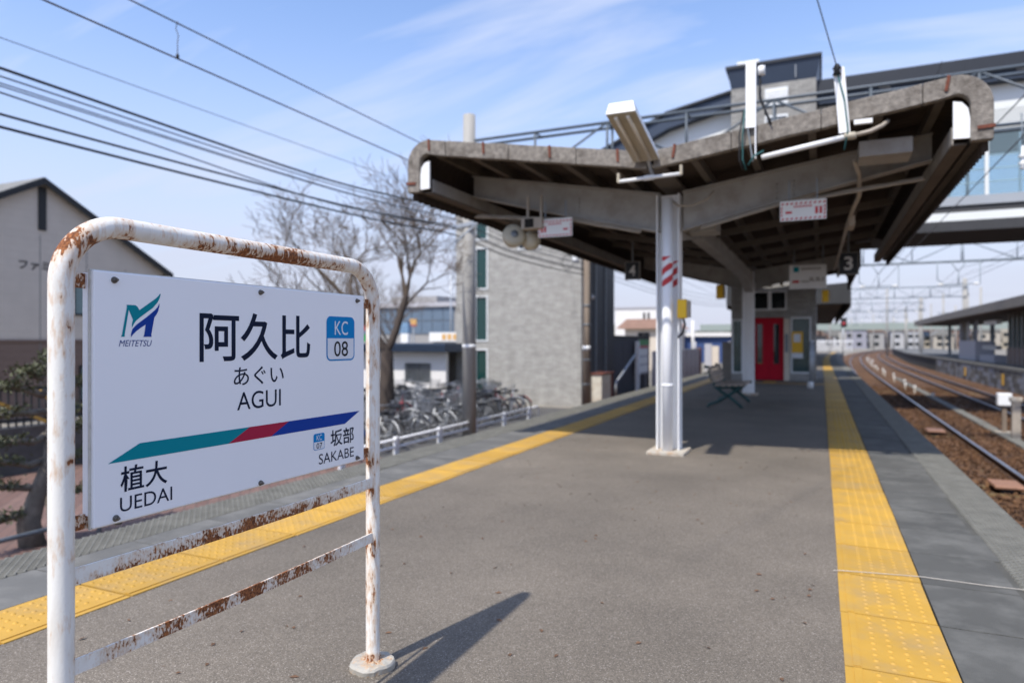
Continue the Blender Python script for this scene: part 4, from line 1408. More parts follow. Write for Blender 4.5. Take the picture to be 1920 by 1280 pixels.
notice(7.88, -3.21, -2.765, 2.588, 2.812, "red bordered notice hanging beside the loudspeaker", True)
notice(7.88, -.405, .05, 2.588, 2.80, "red bordered notice hanging under the canopy's right wing", False)


def number_plate(x0, x1, y, z0, z1, txt, label):
    t = thing("platform_number_sign", ((x0 + x1) / 2, y, z0), label, "sign", "platform number plates")
    pl = MB().box((x0, y - .03, z0), (x1, y + .03, z1)).build("plate", "sign_black", t)
    b = MB()
    e = .012
    b.box((x0 - e, y - .034, z0 - e), (x1 + e, y + .034, z0)); b.box((x0 - e, y - .034, z1), (x1 + e, y + .034, z1 + e))
    b.box((x0 - e, y - .034, z0), (x0, y + .034, z1)); b.box((x1, y - .034, z0), (x1 + e, y + .034, z1))
    b.build("frame", "sign_frame", pl)
    w = x1 - x0; h = z1 - z0
    lettering("numeral", txt, "sign_white", pl, (x0 + w * .27, x1 - w * .27, z0 + h * .18, z1 - h * .18), 'y', y - .0306, bold=.02)
    MB().box((x0 + w * .45, y - .01, z1 + e), (x0 + w * .55, y + .01, z1 + .45)).build("hanger", "galv_dark", t)


number_plate(-3.62, -3.34, 13.6, 2.56, 2.90, "4", "black plate with a white figure four hanging under the canopy's left wing")
number_plate(.30, .61, 14.0, 2.54, 2.93, "3", "black plate with a white figure three hanging under the canopy's right wing")
ds = thing("direction_sign", (-.24, 14.6, 2.3), "white hanging direction sign with a teal square and red pill", "sign")
pl = MB().box((-.578, 14.57, 2.335), (.094, 14.63, 2.80)).build("plate", "sign_white", ds)
MB().box((-.50, 14.564, 2.665), (-.405, 14.5695, 2.765)).build("pictogram", "teal_print", pl)
MB().box((-.52, 14.564, 2.45), (-.40, 14.5695, 2.50)).build("pill", "sign_red", pl)
b = MB()
for i in range(9):
    b.box((-.36 + .04 * i, 14.564, 2.70), (-.332 + .04 * i, 14.5695, 2.745))
for i in range(11):
    b.box((-.36 + .038 * i, 14.564, 2.455 + .02 * (i > 3)), (-.334 + .038 * i, 14.5695, 2.495 + .06 * (i > 3) * (i % 3 > 0)))
b.build("printed_mark", "sign_frame", pl)
for x in (-.5, .02):
    MB().box((x, 14.59, 2.8), (x + .02, 14.61, 3.2)).build("hanger", "galv_dark", ds)

for (x, y, z, s, lab) in ((-1.500, 7.93, 1.565, 1.0, "yellow emergency button box on the striped front column"),
                          (-2.35, 17.4, 2.35, 1.55, "yellow box under the canopy left of the second column"),
                          (.02, 20.0, 2.35, 1.45, "yellow box under the canopy below the direction sign")):
    t = thing("emergency_box", (x, y, z), lab, "button box", "yellow boxes under the canopy")
    bd = MB().box((x, y - .06 * s, z), (x + .105 * s, y + .06 * s, z + .215 * s)).build("case", "yellow_box", t, bevel=.012)
    MB().box((x + .105 * s, y - .04, z + .01), (x + .135 * s, y + .07, z + .20 * s)).build("back_plate", "conduit", t)
    if s == 1.0:
        MB().tube([(x + .06, y, z), (x + .08, y, z - .07), (x + .05, y, z - .17), (x + .0, y, z - .22)], .014, 6).build("lead", "cable_black", t)

# ------------------------------------------------------------------ lift tower on the platform and footbridge
lt = thing("lift_tower", (-1.5, 24.3, 0), "grey tiled lift tower with red doors standing on the platform", "lift tower")
TX0, TX1, TY0, TY1 = -2.80, -.15, 24.3, 27.0
# front wall built round its openings
def wall_y(y0, y1, x0, x1, z0, z1, holes, m, parent, name="wall"):
    """wall slab facing -y with rectangular holes (x0,x1,z0,z1), cut into upright pieces"""
    b = MB()
    xs = sorted({x0, x1} | {h[0] for h in holes} | {h[1] for h in holes})
    for a, c in zip(xs, xs[1:]):
        hs = sorted([(h[2], h[3]) for h in holes if h[0] <= a + 1e-6 and h[1] >= c - 1e-6])
        z = z0
        for (p, q) in hs:
            if p > z + 1e-6: b.box((a, y0, z), (c, y1, p))
            z = q
        if z < z1: b.box((a, y0, z), (c, y1, z1))
    return b.build(name, m, parent)


wall_y(TY0, TY0 + .2, TX0, TX1, 0, 9.88, [(-2.78, -2.42, .22, 2.05), (-2.05, -1.13, 0, 2.10), (-.92, -.30, .25, 2.10), (-2.10, -1.04, 2.34, 2.99)], "elevator_tile", lt)
MB().box((TX0, TY0 + .2, 0), (TX0 + .2, TY1, 9.88)).build("wall", "elevator_tile", lt)
MB().box((TX1 - .2, TY0 + .2, 0), (TX1, TY1, 9.88)).build("wall", "elevator_tile", lt)
MB().box((TX0 + .2, TY1 - .2, 0), (TX1 - .2, TY1, 9.88)).build("wall", "elevator_tile", lt)
MB().box((TX0 + .2, TY0 + 1.4, 0), (TX1 - .2, TY0 + 1.5, 5)).build("lobby_wall", "curtain", lt)
# flared navy crown
cr = MB()
z0, z1 = 9.88, 10.52
a = [(TX0, TY0), (TX1, TY0), (TX1, TY1), (TX0, TY1)]
e = .12
c = [(TX0 - e, TY0 - e), (TX1 + e, TY0 - e), (TX1 + e, TY1 + e), (TX0 - e, TY1 + e)]
cr.add([(x, y, z0) for x, y in a] + [(x, y, z1) for x, y in c], [(3, 2, 1, 0), (4, 5, 6, 7), (0, 1, 5, 4), (1, 2, 6, 5), (2, 3, 7, 6), (3, 0, 4, 7)])
cw = cr.build("crown", "navy_metal", lt)
MB().box((TX0 - e - .05, TY0 - e - .05, z1), (TX1 + e + .05, TY1 + e + .05, z1 + .10)).build("crown_cap", "navy_dark", cw)
MB().box((-.78, TY0 - .09, 9.95), (-.755, TY0 - .03, 10.45)).build("seam", "bridge_grey", cw)
MB().box((TX0 + .2, TY0 - .1, z1 + .1), (TX0 + .9, TY0 + .4, z1 + .22)).build("roof_vent", "lamp_white", cw)
for zz in (8.2, 9.1):
    w = MB().box((-1.72, TY0 - .03, zz), (-1.0, TY0 + .005, zz + .62)).build("louvre_window", "window_frame", lt)
    for k in range(5):
        MB().box((-1.67, TY0 - .045, zz + .06 + .105 * k), (-1.05, TY0 - .0301, zz + .12 + .105 * k)).build("slat", "lamp_white" if zz > 8.5 else "dark_glass", w)
for x0 in (-2.05, -1.588):
    d = MB().box((x0, TY0 + .06, .02), (x0 + .458, TY0 + .10, 2.09)).build("lift_door", "elevator_red", lt)
    px0 = x0 + (.08 if x0 < -1.8 else .14)
    MB().box((px0, TY0 + .05, .55), (px0 + .17, TY0 + .0599, 1.88)).build("door_pane", "dark_glass", d)
MB().box((-1.128, TY0 - .012, 0), (-.955, TY0 - .001, 2.05)).build("door_jamb", "cream_wall", lt)
MB().box((-1.09, TY0 - .02, .95), (-1.0, TY0 - .0121, 1.55)).build("call_panel", "galv_dark", lt)
for (x0, x1, z0, z1, g) in ((-2.78, -2.42, .22, 2.05, "clear_glass"), (-.92, -.30, .25, 2.10, "clear_glass"), (-2.10, -1.04, 2.34, 2.99, "dark_glass")):
    f = MB()
    t = .05
    f.box((x0, TY0 - .02, z0), (x0 + t, TY0 + .1, z1)); f.box((x1 - t, TY0 - .02, z0), (x1, TY0 + .1, z1))
    f.box((x0 + t, TY0 - .02, z0), (x1 - t, TY0 + .1, z0 + t)); f.box((x0 + t, TY0 - .02, z1 - t), (x1 - t, TY0 + .1, z1))
    if z0 > 2:
        f.box(((x0 + x1) / 2 - .06, TY0 - .02, z0 + t), ((x0 + x1) / 2 + .06, TY0 + .1, z1 - t))
    fr = f.build("window_frame", "window_frame", lt)
    MB().box((x0 + t, TY0 + .03, z0 + t), (x1 - t, TY0 + .04, z1 - t)).build("pane", g, fr)
ps = tag(MB().box((-.89, TY0 - .035, .93), (-.55, TY0 - .025, 1.62)).build("poster", "poster_yellow"), "yellow and white poster taped to the lift lobby window", "poster")
MB().box((-.83, TY0 - .0385, 1.28), (-.62, TY0 - .0355, 1.55)).build("printed_panel", "poster_white", ps)
MB().box((-.89, TY0 - .0385, .75), (-.55, TY0 - .026, .92)).build("lower_sheet", "poster_white", ps)
bp = thing("guard_post", (-.27, 20.6, 0), "grey steel hoop post with a white footing near the lift", "post")
MB().tube([(-.27, 20.6, 0), (-.27, 20.6, 1.25), (-.25, 20.75, 1.3), (-.22, 21.3, 1.3)], .035, 10).build("pipe", "galvanised", bp)
MB().lathe([(.075, 0), (.075, .16), (.05, .19)], (-.27, 20.6, 0), 12).build("foot", "lamp_white", bp)
MB().tube([(-.22, 21.3, 1.3), (-.22, 21.3, 0)], .035, 10).build("pipe", "galvanised", bp)
wl_ = MB().box((-3.14, 24.6, 0), (-2.83, 24.7, 1.28)).build("screen_panel", "screen_grey")
tag(wl_, "grey brown screen panel left of the lift lobby", "screen")

fb = thing("footbridge", (5, 26, 5), "enclosed white footbridge with blue glass and dark roof across the tracks", "footbridge")
BY0, BY1, BX0, BX1 = 25.0, 28.0, -.14, 24.0
MB().box((BX0, BY0 - .3, 4.69), (BX1, BY1 + .3, 5.0)).build("girder", "bridge_under", fb)
MB().box((BX0, BY0 - .12, 5.0), (BX1, BY1 + .12, 5.28)).build("edge_beam", "bridge_white", fb)
MB().box((BX0, BY0 - .02, 5.28), (BX1, BY1, 5.5)).build("deck", "bridge_under", fb)
MB().box((BX0, BY0 - .08, 5.5), (BX1, BY0 - .02, 5.78)).build("sill", "bridge_grey", fb)
MB().box((BX0, BY1, 5.5), (BX1, BY1 + .06, 5.78)).build("sill", "bridge_grey", fb)
MB().box((BX0, BY0 - .04, 7.76), (BX1, BY0 + .04, 7.88)).build("transom", "bridge_white", fb)
MB().box((BX0, BY0, 8.4), (BX1, BY0 + .06, 9.1)).build("upper_panel", "bridge_white", fb)
MB().box((BX0, BY1, 7.7), (BX1, BY1 + .06, 9.1)).build("upper_panel", "bridge_white", fb)
for k in range(6):
    MB().box((BX0, BY0 - .02, 7.9 + .085 * k), (BX1, BY0 + .05, 7.96 + .085 * k)).build("louvre_slat", "bridge_white", fb)
MB().box((BX0, BY0 - .35, 9.12), (BX1, BY1 + .35, 9.4)).build("soffit", "navy_metal", fb)
MB().box((BX0, BY0 - .5, 9.4), (BX1, BY1 + .5, 9.85)).build("roof", "navy_dark", fb)
x = 1.0
k = 0
while x < 12:
    MB().box((x - .05, BY0 - .06, 5.5), (x + .05, BY0 + .05, 8.4)).build("mullion", "bridge_white", fb)
    MB().box((x - .05, BY1 - .05, 5.5), (x + .05, BY1 + .06, 8.4)).build("mullion", "bridge_white", fb)
    p = MB().box((x + .05, BY0 - .012, 5.78), (x + 1.75, BY0, 7.76)).build("pane", "bridge_glass", fb)
    MB().box((x + .05, BY1, 5.78), (x + 1.75, BY1 + .012, 7.76)).build("pane", "bridge_glass", fb)
    for z in (6.2, 6.6, 7.0):
        MB().tube([(x + .05, BY0 + .12, z), (x + 1.75, BY0 + .12, z)], .02, 6).build("handrail", "bridge_white", p)
    MB().box((x + .82, BY0 + .02, 5.78), (x + .88, BY0 + .06, 7.76)).build("mullion", "bridge_grey", fb)
    # small brackets under the eave
    MB().bar((x + .8, BY0 - .45, 9.38), (x + 1.0, BY0 - .02, 9.16), .3, .03).build("eave_bracket", "bridge_grey", fb)
    x += 1.8
# stair wing falling away to the left tower
sw = thing("stair_bridge", (-5.6, 26, 5), "white walled stair bridge with sloping navy roof left of the lift tower", "footbridge")
MB().prism([(-2.82, 5.0), (-2.82, 9.42), (-5.0, 8.92), (-8.45, 7.35), (-8.45, 5.0)], 25.0, 28.0).build("wall", "bridge_white", sw)
MB().prism([(-2.82, 9.43), (-2.82, 9.86), (-5.05, 9.42), (-8.6, 7.85), (-8.6, 7.35), (-5.0, 8.93)], 24.6, 28.4).build("roof", "navy_metal", sw)
MB().prism([(-2.82, 9.87), (-2.82, 9.95), (-5.05, 9.52), (-8.62, 7.95), (-8.6, 7.86), (-5.05, 9.43)], 24.5, 28.5).build("roof_edge", "navy_dark", sw)

# ------------------------------------------------------------------ stair tower on the left
st = thing("stair_tower", (-11.3, 25.3, GZ), "tall grey tiled stair tower with a green glass strip beside the bicycle parking", "building")
AX0, AX1, AY0, AY1, AZ = -14.06, -8.5, 25.3, 29.9, 8.3
wins = [(-13.15, -12.55, z0, z1) for z0, z1 in ((-.9, 1.0), (1.3, 3.2), (3.45, 5.2), (5.5, 7.6))]
wall_y(AY0, AY0 + .25, AX0, AX1, GZ, AZ, wins + [(-11.2, -10.2, 5.0, 5.75)], "tower_tile", st)
MB().box((AX0, AY0 + .25, GZ), (AX0 + .25, AY1, AZ)).build("wall", "tower_tile", st)
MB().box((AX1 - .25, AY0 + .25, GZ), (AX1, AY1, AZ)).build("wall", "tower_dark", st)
MB().box((AX0 + .25, AY1 - .25, GZ), (AX1 - .25, AY1, AZ)).build("wall", "tower_tile", st)
MB().box((AX0 - .05, AY0 - .05, AZ), (AX1 + .05, AY1 + .05, AZ + .2)).build("roof", "navy_dark", st)
for w in wins + [(-11.2, -10.2, 5.0, 5.75)]:
    f = MB()
    t = .06
    f.box((w[0], AY0 - .03, w[2]), (w[0] + t, AY0 + .1, w[3])); f.box((w[1] - t, AY0 - .03, w[2]), (w[1], AY0 + .1, w[3]))
    f.box((w[0] + t, AY0 - .03, w[2]), (w[1] - t, AY0 + .1, w[2] + t)); f.box((w[0] + t, AY0 - .03, w[3] - t), (w[1] - t, AY0 + .1, w[3]))
    fr = f.build("window_frame", "window_frame", st)
    MB().box((w[0] + t, AY0 + .04, w[2] + t), (w[1] - t, AY0 + .05, w[3] - t)).build("pane", "green_glass" if w[0] < -12 else "dark_glass", fr)
for y in (27.0, 28.4):
    MB().box((AX1, y, GZ), (AX1 + .05, y + .12, AZ)).build("downpipe", "galv_dark", st)
MB().lathe([(.09, 0), (.11, .05), (.0, .12)], (AX1 + .01, 26.6, 3.1), 10, 'x').build("lamp", "lamp_white", st)

# ------------------------------------------------------------------ poles, gantries and wires
pole = thing("concrete_pole", (-8.6, 16.2, GZ), "tall round concrete mast holding the first wire gantry by the guard rail", "pole")
MB().tube([(-8.6, 16.2, GZ - .3), (-8.6, 16.2, 7.36)], [.19, .165], 20).build("shaft", "pole_concrete", pole)
MB().lathe([(.188, 0), (.188, .10)], (-8.6, 16.2, 1.12), 20).build("name_band", "lamp_white", pole)
for z in (4.35,):
    MB().bar((-9.0, 16.05, z), (-8.1, 16.05, z + .12), .08, .10).build("cross_arm", "galvanised", pole)
    MB().bar((-8.95, 16.05, z - .4), (-8.35, 16.05, z + .02), .05, .05).build("arm_stay", "galvanised", pole)
wp = thing("timber_pole", (-7.9, 24.1, GZ), "brown timber pole in front of the stair tower's dark side", "pole")
MB().tube([(-7.9, 24.1, GZ - .2), (-7.9, 24.1, 4.6)], [.15, .12], 14).build("shaft", "pole_wood", wp)
MB().lathe([(.147, 0), (.147, .16)], (-7.9, 24.1, .98), 14).build("name_band", "lamp_white", wp)
for z in (-.3, .6, 1.9, 2.6):
    MB().lathe([(.15, 0), (.15, .05)], (-7.9, 24.1, z), 14).build("strap", "galv_dark", wp)
MB().lathe([(.0, 0), (.13, .02), (.13, .26), (.0, .3)], (-8.28, 24.0, 4.2), 12).build("closure", "lamp_white", wp)
MB().tube([(-8.6 + .22 * math.cos(k * .5), 24.0, 4.25 + .28 * math.sin(k * .5)) for k in range(26)], .012, 5).build("coil", "cable_black", wp)


def gantry(y, x0, x1, zt, zb, seg, label, m="galv_dark", posts=(), arms=(), r=.045, depth=.45):
    t = thing("wire_gantry", ((x0 + x1) / 2, y, zb), label, "gantry", "overhead wire gantries")
    for dy in (0, depth):
        MB().tube([(x0, y + dy, zt), (x1, y + dy, zt)], r, 8).build("top_chord", m, t)
        MB().tube([(x0, y + dy, zb), (x1, y + dy, zb)], r, 8).build("bottom_chord", m, t)
        n = max(2, int(round((x1 - x0) / seg)))
        for i in range(n + 1):
            x = x0 + (x1 - x0) * i / n
            if dy == 0 or i % 2 == 0:
                MB().tube([(x, y + dy, zb), (x, y + dy, zt)], r * .8, 6).build("strut", m, t)
            if i < n and dy == 0:
                a, c = ((zt, zb) if (i % 2 == 0) else (zb, zt))
                MB().tube([(x, y, a), (x + (x1 - x0) / n, y, c)], r * .75, 6).build("diagonal", m, t)
    n = max(2, int(round((x1 - x0) / seg)))
    for i in range(n + 1):
        x = x0 + (x1 - x0) * i / n
        MB().tube([(x, y, zt), (x, y + depth, zt)], r * .6, 5).build("tie", m, t)
    for x in posts:
        MB().tube([(x, y + depth / 2, GZ), (x, y + depth / 2, zt + .6)], .17, 12).build("mast", "pole_concrete", t)
    for x in arms:
        MB().tube([(x - .9, y, zb), (x - .9, y, zb - .9), (x - .6, y, zb - 1.15), (x + .9, y, zb - 1.15), (x + .9, y, zb)], .03, 6).build("drop_arm", m, t)
        MB().tube([(x - .35, y, zb), (x, y, zb - .55), (x + .35, y, zb)], .03, 6).build("drop_arm", m, t)
        MB().tube([(x, y, zb - .55), (x, y, zb - 1.15)], .03, 6).build("drop_arm", m, t)
        for dx in (-.75, .75):
            MB().lathe([(.03, -.12), (.07, -.09), (.03, -.05), (.07, -.02), (.03, .02), (.07, .05), (.03, .12)], (x + dx, y, zb - 1.15), 8, 'x').build("insulator", "lamp_white", t)
    return t


gantry(16.2, -8.6, 10.5, 6.66, 5.55, 1.9, "nearest lattice wire gantry crossing above the canopy roof", "slate_paint", posts=(10.5,), r=.04)
gantry(40, -2.4, 13.0, 6.32, 5.3, 2.2, "second lattice wire gantry above the tracks beyond the footbridge", "slate_blue", r=.036, posts=(-2.4, 15.8), arms=(2.7, 6.2), depth=.5)
gantry(66, -2.2, 10.9, 5.85, 5.0, 1.35, "third pale lattice gantry seen below the second one", "slate_blue", r=.032, posts=(-2.2, 10.7), arms=(3.0, 6.5))
gantry(92, -1.5, 10.9, 5.85, 5.0, 1.7, "fourth pale lattice gantry above the bend", "slate_blue", r=.03, posts=(-1.5, 10.6), arms=(3.7, 7.2))
gantry(122, -1, 12.2, 6.0, 5.1, 2.0, "fifth pale lattice gantry, farthest above the bend", "slate_blue", r=.03, posts=(-1, 12), arms=(5.0,))


def wire(pts, r, m, label, group=None, sub=None, name="overhead_wire"):
    o = MB().tube(pts, r, 6).build(name, m)
    tag(o, label, "wire", group)
    return o


def catenary(a, c, sag, n=16):
    a, c = Vector(a), Vector(c)
    return [a.lerp(c, i / n) - Vector((0, 0, sag * 4 * (i / n) * (1 - i / n))) for i in range(n + 1)]


# left track: contact wire and its messenger with a dropper
wire([(-6.0, y, 4.19) for y in frange(-20, 90, 5)], .0095, "contact_metal", "contact wire above the hidden track, lower of the steep pair")
mw = wire([(-6.0, y, 4.60 - .05 * math.sin(math.pi * ((y + 24) % 50) / 50)) for y in frange(-20, 90, 4)], .0088, "contact_metal", "messenger wire above the hidden track, upper of the steep pair")
dr = thing("wire_dropper", (-6.0, 4.9, 4.19), "thin bent dropper tying the steep pair of wires together", "wire dropper")
MB().tube([(-6.0, 4.95, 4.57), (-6.0, 4.93, 4.49), (-6.0, 4.96, 4.43), (-6.0, 4.95, 4.36), (-6.0, 4.95, 4.2)], .0045, 5).build("rod", "bolt_steel", dr)
MB().lathe([(.0, 0), (.016, .01), (.016, .05), (.0, .07)], (-6.0, 4.95, 4.18), 8).build("clamp", "cable_black", dr)
# cables on the poles behind
for (z0, z1, zz, r, m, lab) in ((4.66, 4.60, 4.85, .020, "cable_black", "thick black cable, topmost of the bundle left of the canopy"),
                                (4.56, 4.53, 4.74, .011, "cable_grey", "grey cable just below the topmost black one"),
                                (4.475, 4.45, 4.60, .009, "cable_grey", "thin grey cable in the middle of the bundle"),
                                (4.44, 4.43, 4.56, .009, "cable_grey", "thin grey cable right under another in mid bundle"),
                                (4.36, 4.14, 4.40, .012, "cable_grey", "grey cable above the two lowest black ones"),
                                (4.094, 4.15, 4.345, .017, "cable_black", "black twisted cable, second lowest of the bundle"),
                                (3.937, 4.0, 4.17, .019, "cable_black", "thick black cable, lowest of the bundle")):
    pts = [(-9.2, -14, z0 + .55), (-9.2, -6, z0 + .22), (-9.2, 0, z0 + .05), (-9.2, 5.05, z0), (-9.2, 10.6, z1), (-9.1, 13.6, (z1 + zz) / 2 - .02), (-8.95, 16.1, zz - .02), (-8.8, 19, zz - .25), (-8.4, 22, zz - .36), (-7.95, 24.1, zz - .42)]
    # smooth the polyline
    sm = []
    for i in range(len(pts) - 1):
        p0, p1, p2, p3 = [Vector(pts[max(0, min(len(pts) - 1, k))]) for k in (i - 1, i, i + 1, i + 2)]
        for k in range(6):
            t = k / 6
            sm.append(.5 * ((2 * p1) + (p2 - p0) * t + (2 * p0 - 5 * p1 + 4 * p2 - p3) * t * t + (3 * p1 - p0 - 3 * p2 + p3) * t ** 3))
    sm.append(Vector(pts[-1]))
    wire(sm, r, m, lab, "cables on the poles behind the platform")
wire(catenary((-9.2, -14, 4.9), (-9.2, 34, 5.6), .15), .006, "cable_grey", "thinnest faint cable well above the black bundle", "cables on the poles behind the platform")
for k, (dz, dx) in enumerate(((0, 0), (.5, .1), (1.0, .2), (-.4, -.1))):
    wire(catenary((-7.9, 24.1, 4.1 + dz * .4), (-6.5 + dx, 62, 4.6 + dz * .5), .5), .012, "cable_grey", ("grey cable leaving the timber pole, second from the bottom", "grey cable leaving the timber pole, second from the top", "grey cable leaving the timber pole, topmost of four", "grey cable leaving the timber pole, lowest of four")[k], "cables beyond the timber pole")
# right-hand tracks
for off, nm in ((0, "near"), (3.5, "far")):
    wire([(track_x(y) + off, y, 4.15) for y in frange(-10, 160, 5)], .009, "wire_metal", "contact wire above the %s track" % ("nearer right-hand" if off == 0 else "farther right-hand"))
    wire([(track_x(y) + off, y, 4.95 - .45 * math.sin(math.pi * ((y - 16.2) % 24) / 24)) for y in frange(-10, 160, 3)], .009, "wire_metal", "sagging messenger wire above the %s track" % ("nearer right-hand" if off == 0 else "farther right-hand"))
for k, (x, z) in enumerate(((9.8, 6.6), (10.6, 7.0), (2.2, 6.9))):
    wire([(x + (track_x(y) - track_x(16)) * .8, y, z - .4 * math.sin(math.pi * ((y - 16) % 25) / 25)) for y in frange(16, 130, 4)], .009, "wire_metal", ("outer feeder cable over the opposite platform", "upper feeder cable over the opposite platform", "feeder cable above the canopy roof edge")[k])
ins = thing("insulator_string", (4.4, 15.5, 4.2), "hanging ribbed insulator seen against the bridge glass", "insulator")
MB().lathe([(.02, 0), (.06, .03), (.03, .08), (.085, .12), (.03, .16), (.03, .22), (.085, .26), (.03, .30), (.02, .46)], (3.55, 16.1, 4.62), 10).build("shells", "lamp_white", ins)
MB().tube([(3.55, 16.1, 5.07), (3.55, 16.2, 5.75)], .015, 6).build("hanger", "galv_dark", ins)

# ------------------------------------------------------------------ bench
bn = thing("bench", (-1.75, 14.7, 0), "dark green iron bench with wooden slats beside the second column", "bench")
for y in (13.95, 15.45):
    b = MB()
    b.tube([(-2.12, y, .80), (-2.04, y, .79), (-2.00, y, .62), (-1.93, y, .44), (-1.80, y, .40), (-1.55, y, .42), (-1.36, y, .44)], .032, 6)
    b.tube([(-1.93, y, .42), (-1.78, y, .30), (-1.68, y, .24), (-1.60, y, .18), (-1.46, y, .07), (-1.40, y, .0)], .032, 6)
    b.tube([(-1.45, y, .42), (-1.58, y, .30), (-1.70, y, .22), (-1.85, y, .12), (-2.02, y, .06), (-2.06, y, .0)], .032, 6)
    b.build("iron_end", "bench_iron", bn)
for k in range(4):
    x, z = -2.02 + .045 * k * .5, .77 - .085 * k
    MB().bar((x, 13.9, z), (x, 15.5, z), .03, .074).build("back_slat", "bench_wood", bn)
for k in range(5):
    x = -1.87 + .115 * k
    MB().bar((x, 13.9, .435 + .004 * k), (x, 15.5, .435 + .004 * k), .085, .03).build("seat_slat", "bench_wood", bn)

# ------------------------------------------------------------------ white string lying across the platform edge
tag(MB().tube([(.06, 4.25, .012), (.10, 4.26, .014), (.30, 4.30, .013), (.50, 4.345, .009), (.8, 4.34, .006), (1.0, 4.33, .012), (1.24, 4.335, .013), (1.30, 4.34, -.02), (1.31, 4.35, -.3)], .0023, 6).build("string", "stone_row"), "thin white string lying across the yellow line and edge", "string")

# ------------------------------------------------------------------ left side: guard rail, bicycles, trees, buildings
gr = thing("guard_rail", (-8.55, 16, GZ), "low white two-bar guard rail along the bicycle parking", "guard rail")
for z in (-.86, -1.03):
    MB().tube([(-8.55, 10.6, z), (-8.55, 20.4, z + .02)], .03, 8).build("rail", "white_steel", gr)
for y in frange(10.8, 20.2, 2.05):
    MB().box((-8.59, y - .06, GZ), (-8.51, y + .06, -.80)).build("post", "white_steel", gr)
MB().tube([(-8.55, 20.4, -.84), (-8.55, 20.9, -.84), (-8.55, 21.0, -.95), (-8.55, 21.0, GZ)], .03, 8).build("end_hoop", "white_steel", gr)
lr = thing("pipe_rail", (-8.7, 5, GZ), "dark weathered pipe rail near the pruned tree", "guard rail")
MB().tube([(-8.6, 1, -1.02), (-8.6, 6.5, -.98)], .03, 8).build("rail", "galv_dark", lr)
for y in (2.0, 5.9):
    MB().tube([(-8.6, y, GZ), (-8.6, y, -1.0)], .028, 8).build("post", "galv_dark", lr)


def wheel_mesh():
    b = MB()
    n = 16
    R0, r0 = .325, .02
    vs, fs = [], []
    for i in range(n):
        a = 2 * math.pi * i / n
        for k in range(4):
            q = math.pi / 2 * k
            rr = R0 + r0 * math.cos(q)
            vs.append((rr * math.cos(a), r0 * math.sin(q), rr * math.sin(a)))
    for i in range(n):
        for k in range(4):
            fs.append((i * 4 + k, ((i + 1) % n) * 4 + k, ((i + 1) % n) * 4 + (k + 1) % 4, i * 4 + (k + 1) % 4))
    b.add(vs, fs, True)
    return b.mesh("wheel", "tyre")


def spoke_mesh():
    b = MB()
    for i in range(10):
        a = math.pi * 2 * i / 10
        b.bar((.03 * math.cos(a), 0, .03 * math.sin(a)), (.305 * math.cos(a), 0, .305 * math.sin(a)), .005, .005, up=(0, 1, 0))
    n = 16
    for i in range(n):
        a0, a1 = 2 * math.pi * i / n, 2 * math.pi * (i + 1) / n
        b.bar((.302 * math.cos(a0), 0, .302 * math.sin(a0)), (.302 * math.cos(a1), 0, .302 * math.sin(a1)), .022, .012, up=(0, 1, 0))
    b.lathe([(.022, -.045), (.028, 0), (.022, .045)], (0, 0, 0), 8, 'y')
    return b.mesh("spokes", "bike_silver")


WH, SPK = wheel_mesh(), spoke_mesh()


